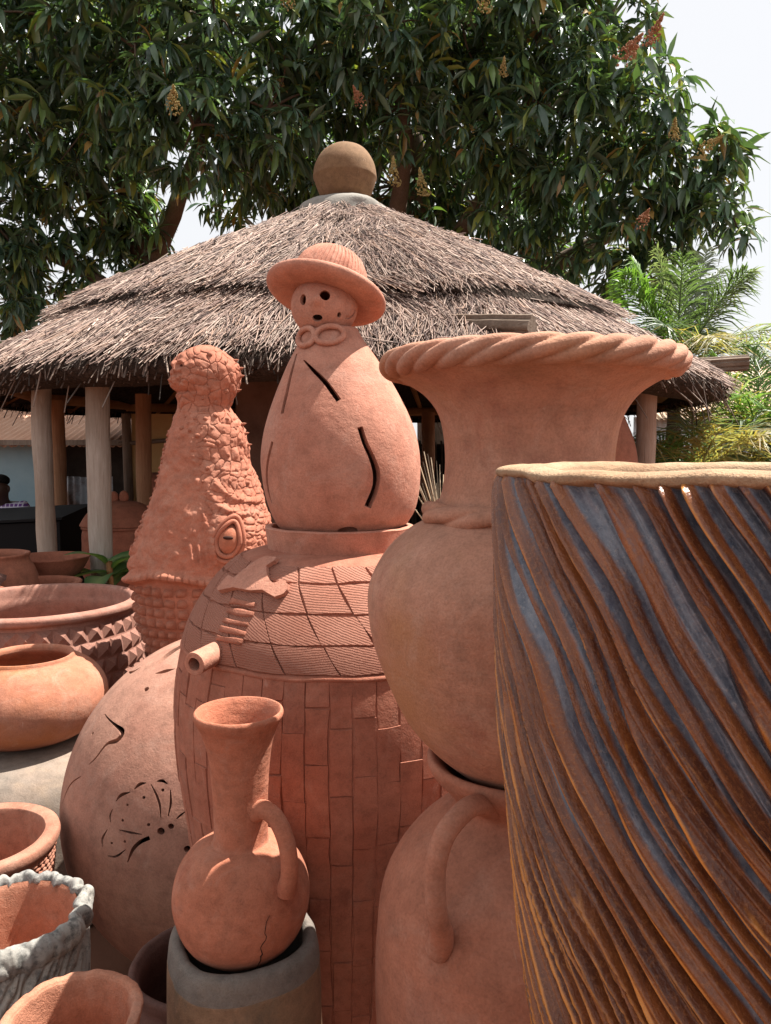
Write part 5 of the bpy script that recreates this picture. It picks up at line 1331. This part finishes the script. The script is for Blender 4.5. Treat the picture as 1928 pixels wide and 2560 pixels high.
# ================================================================== VEGETATION
def leaf_template():
    st = [(0.0, 0.012), (0.28, 0.105), (0.62, 0.11), (1.0, 0.004)]
    V = []
    for y, w in st:
        z = -0.42*y*y + 0.10*y
        V += [(-w, y, z + 0.35*w), (0, y, z - 0.012), (w, y, z + 0.35*w)]
    F = []
    for k in range(3):
        for q in (0, 1): F.append((k*3 + q, k*3 + q + 1, k*3 + q + 4, k*3 + q + 3))
    return np.array(V), np.array(F)
LT_V, LT_F = leaf_template()
GREENS = 1.15*np.array([[0.060, 0.108, 0.062], [0.075, 0.130, 0.070], [0.048, 0.090, 0.062], [0.105, 0.175, 0.058], [0.095, 0.135, 0.095], [0.20, 0.23, 0.06], [0.26, 0.17, 0.06]])
def crown_leaves(clumps, per, seed, Lr=(0.20, 0.33), whorl=12):
    """clumps [(x,y,z,rx,ry,rz)] -> arrays describing every leaf"""
    rg = np.random.default_rng(seed); C = []; A = []
    for (x, y, z, rx, ry, rz) in clumps:
        n = int(per*(rx*rz + rx*ry + ry*rz)/3)
        d = rg.normal(0, 1, (n, 3)); d /= np.linalg.norm(d, axis=1)[:, None]
        rad = np.where(rg.random(n) < 0.72, rg.uniform(0.78, 1.06, n), rg.uniform(0.2, 0.8, n))
        C.append(np.array([x, y, z]) + d*rad[:, None]*np.array([rx, ry, rz])); A.append(d)
    C = np.concatenate(C); A = np.concatenate(A)
    n = len(C)
    A = A + np.array([0, 0, 0.45]) + rg.normal(0, 0.3, (n, 3)); A /= np.linalg.norm(A, axis=1)[:, None]
    u = np.cross(A, rg.normal(0, 1, (n, 3))); u /= np.linalg.norm(u, axis=1)[:, None]; v = np.cross(A, u)
    W = whorl
    ph = (np.arange(W)[None, :]*2.39996 + rg.uniform(0, 6, (n, 1)))
    tilt = rg.uniform(0.05, 0.75, (n, W))
    D = (u[:, None]*np.cos(ph)[..., None] + v[:, None]*np.sin(ph)[..., None]) + A[:, None]*tilt[..., None]
    D[..., 2] -= rg.uniform(0.2, 1.25, (n, W))*rg.uniform(0.6, 1.2, (n, 1))
    D += rg.normal(0, 0.22, D.shape)
    D /= np.linalg.norm(D, axis=2)[..., None]
    L = rg.uniform(*Lr, (n, W))*rg.uniform(0.75, 1.15, (n, 1))
    tone = GREENS[rg.choice(7, (n, W), p=[.25, .20, .20, .19, .08, .06, .02])]*rg.uniform(0.75, 1.25, (n, W, 1))*rg.uniform(0.8, 1.2, (n, 1, 1))
    P = C[:, None] + A[:, None]*rg.uniform(-0.06, 0.05, (n, W, 1)) + D*0.02
    return C, P.reshape(-1, 3), D.reshape(-1, 3), L.ravel(), tone.reshape(-1, 3), rg
def leaf_basis(D, rg):
    up = np.array([0, 0, 1.0]) + rg.normal(0, 0.35, D.shape)
    S = np.cross(D, up); S /= np.linalg.norm(S, axis=1)[:, None] + 1e-9
    N_ = np.cross(S, D)
    return S, N_
def leaves_mesh(name, P, D, L, tone, S, N_):
    k = len(LT_V); n = len(P)
    V = P[:, None] + L[:, None, None]*(LT_V[None, :, 0:1]*S[:, None] + LT_V[None, :, 1:2]*D[:, None] + LT_V[None, :, 2:3]*N_[:, None])
    F = (np.arange(n)[:, None, None]*k + LT_F[None]).reshape(-1, 4)
    c = np.repeat(np.concatenate([tone, np.ones((n, 1))], 1), k, 0)
    return fast_mesh(name, V.reshape(-1, 3), F, True, col=c)
leaf_singles = []
for q, colr in enumerate(GREENS[:6]):
    me = fast_mesh('leaf', LT_V, LT_F, True, col=np.tile(np.append(colr, 1.0), (len(LT_V), 1))); me.materials.append(M['leaf']); leaf_singles.append(me)
def limb(path, r0, r1, mat, parent, name='branch', n=10, seed=0):
    P = crom(path, 5); rg = np.random.default_rng(seed); P = P + rg.normal(0, 0.02, P.shape)*np.linspace(0, 1, len(P))[:, None]
    return tube_obj(name, P, np.linspace(r0, r1, len(P)), M[mat], parent, n)
def panicle_mesh(seed, cols):
    rg = np.random.default_rng(seed); mb = MB(); pe, fe = ellip(1, 1, 1, 5, 4)
    for k in range(150):
        t = rg.random(); rr_ = 0.09*(1 - t)*rg.random()**0.5; a = rg.uniform(0, 2*PI)
        mb.add(pe*rg.uniform(0.006, 0.012) + np.array([rr_*math.cos(a), rr_*math.sin(a), t*0.26]), [tuple(f) for f in fe])
    me = mb.mesh('flower_panicle'); me.materials.append(clay('panicle_%d' % seed, cols[0], cols[1], big=12)); return me
pan_a = panicle_mesh(1, ((0.42, 0.18, 0.10), (0.52, 0.26, 0.16))); pan_b = panicle_mesh(2, ((0.44, 0.32, 0.10), (0.50, 0.38, 0.18)))
def mango_tree(label, base, trunk, limbs, clumps, per, seed, panicles, Lr):
    t = thing('mango_tree', label, 'tree', base, group='mango trees behind the pavilion')
    b = np.array(base)
    limb([np.array(p) - b for p in trunk], 0.42, 0.2, 'bark', t, 'trunk', 14, seed)
    for k, (pth, r0, r1) in enumerate(limbs): limb([np.array(p) - b for p in pth], r0, r1, 'bark', t, 'branch', 9, seed + k)
    C, P, D, L, tone, rg = crown_leaves(clumps, per, seed, Lr)
    # twigs to a share of the whorls
    V = []; F = []
    cl = np.array([c[:3] for c in clumps])
    for c in C[rg.random(len(C)) < 0.10]:
        q = cl[np.argmin(np.linalg.norm(cl - c, axis=1))]; m_ = c*0.5 + q*0.5 + rg.normal(0, 0.08, 3) + np.array([0, 0, 0.1])
        v, f = tube_vf(crom([q - b, m_ - b, c - b], 3), np.linspace(0.022, 0.006, 7), 5, None, False); o_ = len(V); V += list(v); F += [tuple(i + o_ for i in qd) for qd in f]
    tag(link('twigs', fast_mesh('twigs', np.array(V), np.array(F)), M['bark'], t), kind='stuff')
    S, N_ = leaf_basis(D, rg)
    camp = np.array([0, 0, 1.7]); dist = np.linalg.norm(P - camp, axis=1)
    d_ = (P - camp); az = np.abs(d_[:, 0]/d_[:, 1]); el = d_[:, 2]/d_[:, 1]
    cand = np.where((az < 0.5) & (el < 0.58) & (el > 0.12))[0]
    near = cand[np.argsort(dist[cand])[:300]]
    mask = np.ones(len(P), bool); mask[near] = False
    tag(link('crown', leaves_mesh('crown', P[mask]-b, D[mask], L[mask], tone[mask], S[mask], N_[mask]), M['leaf'], t), kind='stuff')
    for k in near:
        me = leaf_singles[rg.choice(6, p=[.28, .24, .2, .14, .1, .04])]
        o = bpy.data.objects.new('leaf', me); COL.objects.link(o); o.parent = t
        m3 = np.stack([S[k], D[k], N_[k]], 1)*L[k]
        o.matrix_local = Matrix.Translation(Vector(P[k] - b)) @ Matrix(m3.tolist()).to_4x4()
    for (p, me, s, rot) in panicles:
        tag(link('flower_panicle', me, None, t, tuple(np.array(p) - b), rot, (s, s, s)), kind='stuff')
    return t
left_cl = [(-4.93, 11.6, 4.52, 0.49, 0.42, 0.35), (-4.51, 12, 4.34, 0.4, 0.32, 0.25), (-5.44, 11.4, 4.74, 0.48, 0.48, 0.48), (-5.05, 12, 4.0, 0.51, 0.4, 0.29), (-4.07, 12.2, 4.67, 0.4, 0.39, 0.37), (-5.5, 11.6, 3.99, 0.42, 0.42, 0.42), (-4.1, 12, 5.24, 0.51, 0.47, 0.43), (-5.52, 10.75, 7.34, 1.29, 1.2, 1.1), (-4.22, 10.3, 7.22, 1.18, 1.05, 0.93), (-3.09, 10.08, 6.71, 1.03, 0.94, 0.85), (-2.15, 10.3, 6.93, 0.99, 0.93, 0.87), (-4.82, 10.75, 6.15, 1.1, 0.97, 0.84), (-3.68, 10.53, 6.05, 0.95, 0.82, 0.7), (-2.42, 10.08, 5.81, 0.91, 0.77, 0.64), (-1.51, 10.3, 6.1, 0.81, 0.77, 0.74), (-5.29, 11.42, 5.33, 0.82, 0.79, 0.76), (-4.3, 11.65, 5.6, 0.91, 0.84, 0.77), (-3.78, 12.1, 5.06, 0.55, 0.6, 0.65), (-5.72, 11.87, 4.38, 0.54, 0.62, 0.71), (-5.53, 12.1, 3.73, 0.51, 0.42, 0.33), (-1.83, 10.75, 5.66, 0.71, 0.58, 0.45), (-3.5, 10.53, 8.25, 2.09, 1.46, 0.82), (-6.59, 11.2, 6.08, 1.01, 1.35, 1.68), (-4.3, 12.99, 7.87, 2.5, 0.94, 1.72)]
mango_tree('mango tree at left with dark forked trunk and drooping grey-green leaves', (-3.53, 12.54, 0.00),
    [(-3.53, 12.54, 0.00), (-3.47, 12.54, 1.59), (-3.64, 12.43, 3.38), (-3.75, 12.32, 4.95), (-4.03, 12.10, 6.29)],
    [([(-3.58, 12.43, 3.16), (-4.37, 12.10, 4.28), (-5.49, 11.65, 4.84)], 0.17, 0.07), ([(-3.70, 12.32, 4.50), (-2.91, 11.65, 5.73), (-2.24, 10.98, 6.74)], 0.16, 0.06), ([(-3.81, 12.32, 4.84), (-4.82, 11.76, 6.07), (-5.60, 11.20, 7.41)], 0.15, 0.06), ([(-3.58, 12.43, 2.71), (-4.70, 12.21, 3.04), (-5.82, 12.10, 3.49)], 0.12, 0.05)],
    left_cl, 84, 101, [((-2.41, 9.07, 5.56), pan_b, 1.3, (R(60), R(30), 0)), ((-1.09, 8.96, 6.65), pan_b, 1.2, (R(80), 0, 0)), ((-0.28, 9.18, 5.68), pan_a, 1.0, (R(60), R(-40), 0))], (0.17, 0.40))
right_cl = [(-0.87, 10.53, 7.05, 0.95, 0.92, 0.89), (-0.02, 10.08, 6.99, 0.97, 0.88, 0.79), (0.99, 10.3, 7.1, 1.05, 0.93, 0.81), (1.9, 10.08, 6.87, 0.91, 0.82, 0.73), (2.77, 10.3, 7.05, 0.68, 0.71, 0.74), (-0.86, 11.2, 6.33, 0.88, 0.84, 0.81), (0.29, 10.75, 6.33, 0.97, 0.87, 0.78), (1.32, 10.53, 6.11, 1.01, 0.89, 0.76), (2.2, 10.08, 5.98, 0.91, 0.82, 0.73), (3.02, 10.08, 6.04, 0.73, 0.7, 0.67), (-1.96, 12.32, 5.68, 0.81, 0.7, 0.59), (-1.31, 12.32, 5.96, 0.81, 0.74, 0.67), (0.13, 12.77, 5.97, 1.07, 0.96, 0.84), (1.22, 12.54, 5.76, 1.13, 1.02, 0.91), (2.09, 10.98, 5.37, 0.99, 0.83, 0.66), (2.86, 10.3, 5.32, 0.87, 0.74, 0.62), (3.56, 10.08, 5.47, 0.67, 0.61, 0.55), (4.27, 10.08, 5.3, 0.48, 0.45, 0.42), (4.02, 10.3, 4.86, 0.68, 0.53, 0.37), (3.31, 10.53, 4.68, 0.76, 0.63, 0.51), (2.61, 11.2, 4.68, 0.74, 0.64, 0.54), (3.21, 10.98, 4.18, 0.59, 0.46, 0.33), (3.84, 10.75, 4.32, 0.52, 0.4, 0.29), (4.47, 10.08, 4.56, 0.33, 0.29, 0.24), (1.0, 10.53, 8.25, 2.66, 1.74, 0.82), (2.23, 12.77, 4.81, 1.0, 0.81, 0.61), (1.3, 13.44, 7.56, 3.23, 0.97, 2.1)]
mango_tree('mango tree at right with orange flower panicles and spreading crown over the roof', (1.01, 12.99, 0.00),
    [(1.01, 12.99, 0.00), (0.90, 12.99, 1.59), (0.78, 12.88, 3.38), (0.45, 12.54, 4.95), (0.39, 11.87, 6.40)],
    [([(0.84, 12.88, 3.16), (1.90, 12.32, 4.16), (3.25, 11.65, 4.84), (4.26, 10.98, 5.17)], 0.2, 0.06), ([(0.67, 12.77, 3.83), (0.17, 11.87, 4.95), (0.28, 11.09, 5.73), (0.22, 10.53, 6.40)], 0.17, 0.08), ([(0.90, 12.88, 2.93), (2.13, 12.43, 3.49), (3.36, 11.87, 3.83)], 0.15, 0.06), ([(0.56, 12.66, 4.28), (1.57, 11.76, 5.62), (2.46, 10.98, 6.85)], 0.15, 0.06), ([(0.67, 12.77, 3.60), (-0.67, 12.54, 4.95), (-1.34, 12.10, 6.07)], 0.14, 0.05)],
    right_cl, 84, 202, [((2.61, 8.85, 6.01), pan_a, 1.5, (R(70), R(50), 0)), ((2.89, 8.85, 6.15), pan_a, 1.3, (R(50), R(20), 0)), ((0.09, 9.2, 4.78), pan_b, 1.2, (R(10), 0, 0)), ((0.44, 9.2, 4.65), pan_b, 1.2, (R(20), R(-10), 0)), ((3.62, 9.18, 5.14), pan_b, 1.2, (R(50), R(60), 0)), ((3.32, 9.18, 5.29), pan_b, 1.0, (R(50), R(-20), 0)), ((2.97, 9.18, 4.33), pan_a, 1.1, (R(70), 0, 0)), ((1.09, 8.96, 6.57), pan_b, 1.2, (R(20), 0, 0)), ((1.34, 9.18, 5.98), pan_b, 0.8, (R(40), 0, 0))], (0.17, 0.40))

# ---- feathery palms on the right
def frond(L, rise, seed, col, nl=46, wl=0.013, ll=0.36, yellow=0.0):
    rg = np.random.default_rng(seed)
    t = np.linspace(0, 1, 16)
    P = np.stack([t*L*math.cos(rise) + 0.0*t, 0*t, t*L*math.sin(rise) - (0.22 + 0.4*(1 - rise/(PI/2)))*L*t**2.2], 1)
    V, F = tube_vf(P, np.linspace(0.016, 0.003, 16), 5, None, False); V = list(V); F = list(F)
    C = [(col[0]*1.2, col[1]*1.1, col[2], 1)]*len(V)
    for k in range(nl):
        s = 0.14 + 0.86*(k/nl)
        p = np.array([np.interp(s, t, P[:, q]) for q in range(3)]); p2 = np.array([np.interp(min(s + 0.03, 1), t, P[:, q]) for q in range(3)]); d = p2 - p; d /= np.linalg.norm(d) + 1e-9
        for sd_ in (-1, 1):
            side = np.cross(d, [0, 0, 1.0]); side /= np.linalg.norm(side) + 1e-9
            e = side*sd_*rg.uniform(0.35, 1.1) + d*rg.uniform(0.35, 1.0) + np.array([0, 0, rg.uniform(-0.35, 0.6)]); e /= np.linalg.norm(e)
            l_ = ll*math.sin(PI*min(0.25 + 0.68*s, 0.97))*rg.uniform(0.8, 1.15); nrm = np.cross(e, d); nrm /= np.linalg.norm(nrm) + 1e-9; w_ = np.cross(nrm, e)
            w_ /= np.linalg.norm(w_) + 1e-9
            c = np.array(col)*rg.uniform(0.65, 1.35)
            if rg.random() < yellow: c = np.array([0.34, 0.26, 0.10])*rg.uniform(0.7, 1.2)
            b = len(V)
            for (q, ww) in ((0.0, 0.5), (0.45, 1.0), (1.0, 0.05)):
                cpt = p + e*l_*q + np.array([0, 0, -0.42*l_*q*q])
                V += [cpt - w_*wl*ww, cpt + nrm*wl*0.5*ww, cpt + w_*wl*ww]; C += [(*c, 1)]*3
            for q in (0, 1):
                F += [(b + q*3, b + q*3 + 1, b + q*3 + 4, b + q*3 + 3), (b + q*3 + 1, b + q*3 + 2, b + q*3 + 5, b + q*3 + 4)]
    return fast_mesh('frond', np.array(V), np.array(F), True, col=np.array(C))
def palm(label, x, y, z0, specs, seed):
    t = thing('palm', label, 'palm', (x, y, 0), group='feathery palms at right')
    lathe_obj('trunk', [(0.10, -0.02), (0.09, z0*0.5), (0.07, z0), (0.01, z0 + 0.06)], M['bark'], t, 20, 4, lambda T, Z, RR, I: 0.012*np.sin(Z*60))
    rg = np.random.default_rng(seed)
    for k, (az, rise, L, col, yl) in enumerate(specs):
        me = frond(L, R(rise), seed*50 + k, col, int(36*L/1.2) + 8, 0.0085, 0.58, yl); me.materials.append(M['palm'])
        link('frond', me, None, t, (0, 0, z0), (R(rg.normal(0, 8)), 0, R(az)))
G1, G2, G3, GY = (0.09, 0.14, 0.075), (0.18, 0.225, 0.15), (0.13, 0.24, 0.06), (0.30, 0.27, 0.16)
palm('tall feathery palm rising beside the right end of the thatch', 3.2, 8.6, 2.5, [(100, 86, 2.0, G2, 0), (150, 78, 1.9, G3, 0), (60, 74, 1.9, G2, 0), (20, 70, 2.0, G2, 0), (200, 66, 1.9, G3, 0), (-20, 66, 1.9, G2, 0), (-60, 70, 1.8, G1, 0), (-110, 74, 1.8, G1, 0), (-160, 62, 1.8, G3, 0), (170, 52, 1.6, G3, 0), (0, 45, 1.7, G2, .1), (-40, 35, 1.6, G2, .3), (-90, 40, 1.4, GY, .3), (240, 45, 1.5, G1, .1), (40, 50, 1.6, G2, 0), (180, 82, 1.9, G2, 0)], 3)
palm('young palm with yellowing hanging fronds under the thatch corner', 2.75, 6.9, 1.35, [(-90, 62, 1.0, GY, .5), (-50, 55, 1.1, GY, .5), (-130, 50, 1.1, G3, .35), (0, 60, 1.2, G2, .2), (-20, 35, 1.1, GY, .4), (180, 40, 1.0, G1, .1), (-160, 30, 1.0, G1, .05), (-70, 25, 1.0, G2, .4), (60, 60, 1.2, G3, .1), (120, 55, 1.0, G3, .1), (-110, 70, 1.1, G2, .3)], 4)
palm('broad pale palm filling the gap below the sand-coloured roof', 3.75, 7.7, 1.55, [(-90, 60, 1.5, G2, .1), (-40, 66, 1.6, G2, .1), (-130, 55, 1.5, G3, .15), (0, 66, 1.6, G2, .1), (180, 60, 1.5, G3, .1), (-20, 45, 1.5, GY, .3), (-70, 40, 1.4, G2, .3), (-110, 38, 1.4, GY, .3), (150, 74, 1.7, G3, 0), (60, 74, 1.7, G2, 0), (210, 66, 1.6, G2, .1), (100, 80, 1.7, G3, 0), (-60, 20, 1.2, GY, .4), (-150, 30, 1.2, G2, .2)], 7)
palm('bright palm leaning in from the right edge of the frame', 4.3, 7.2, 1.3, [(180, 70, 1.9, G3, .02), (150, 78, 1.9, G2, 0), (200, 55, 1.7, G3, .1), (215, 75, 1.8, G2, 0), (-120, 60, 1.4, G3, .1), (-90, 50, 1.3, G3, .15), (170, 40, 1.4, G3, .15), (230, 35, 1.3, GY, .3), (120, 60, 1.5, G2, 0), (190, 84, 2.0, G2, 0), (-150, 25, 1.2, GY, .35)], 5)
palm('grey-green palm in the gap left of the right post', 1.95, 7.3, 1.35, [(-90, 50, 1.0, G2, 0), (-40, 55, 1.1, G2, 0), (-140, 45, 1.1, G1, 0), (-180, 40, 1.0, G1, 0), (0, 45, 1.0, G2, 0), (-70, 25, 1.0, G1, 0), (-110, 70, 1.0, G2, 0)], 6)
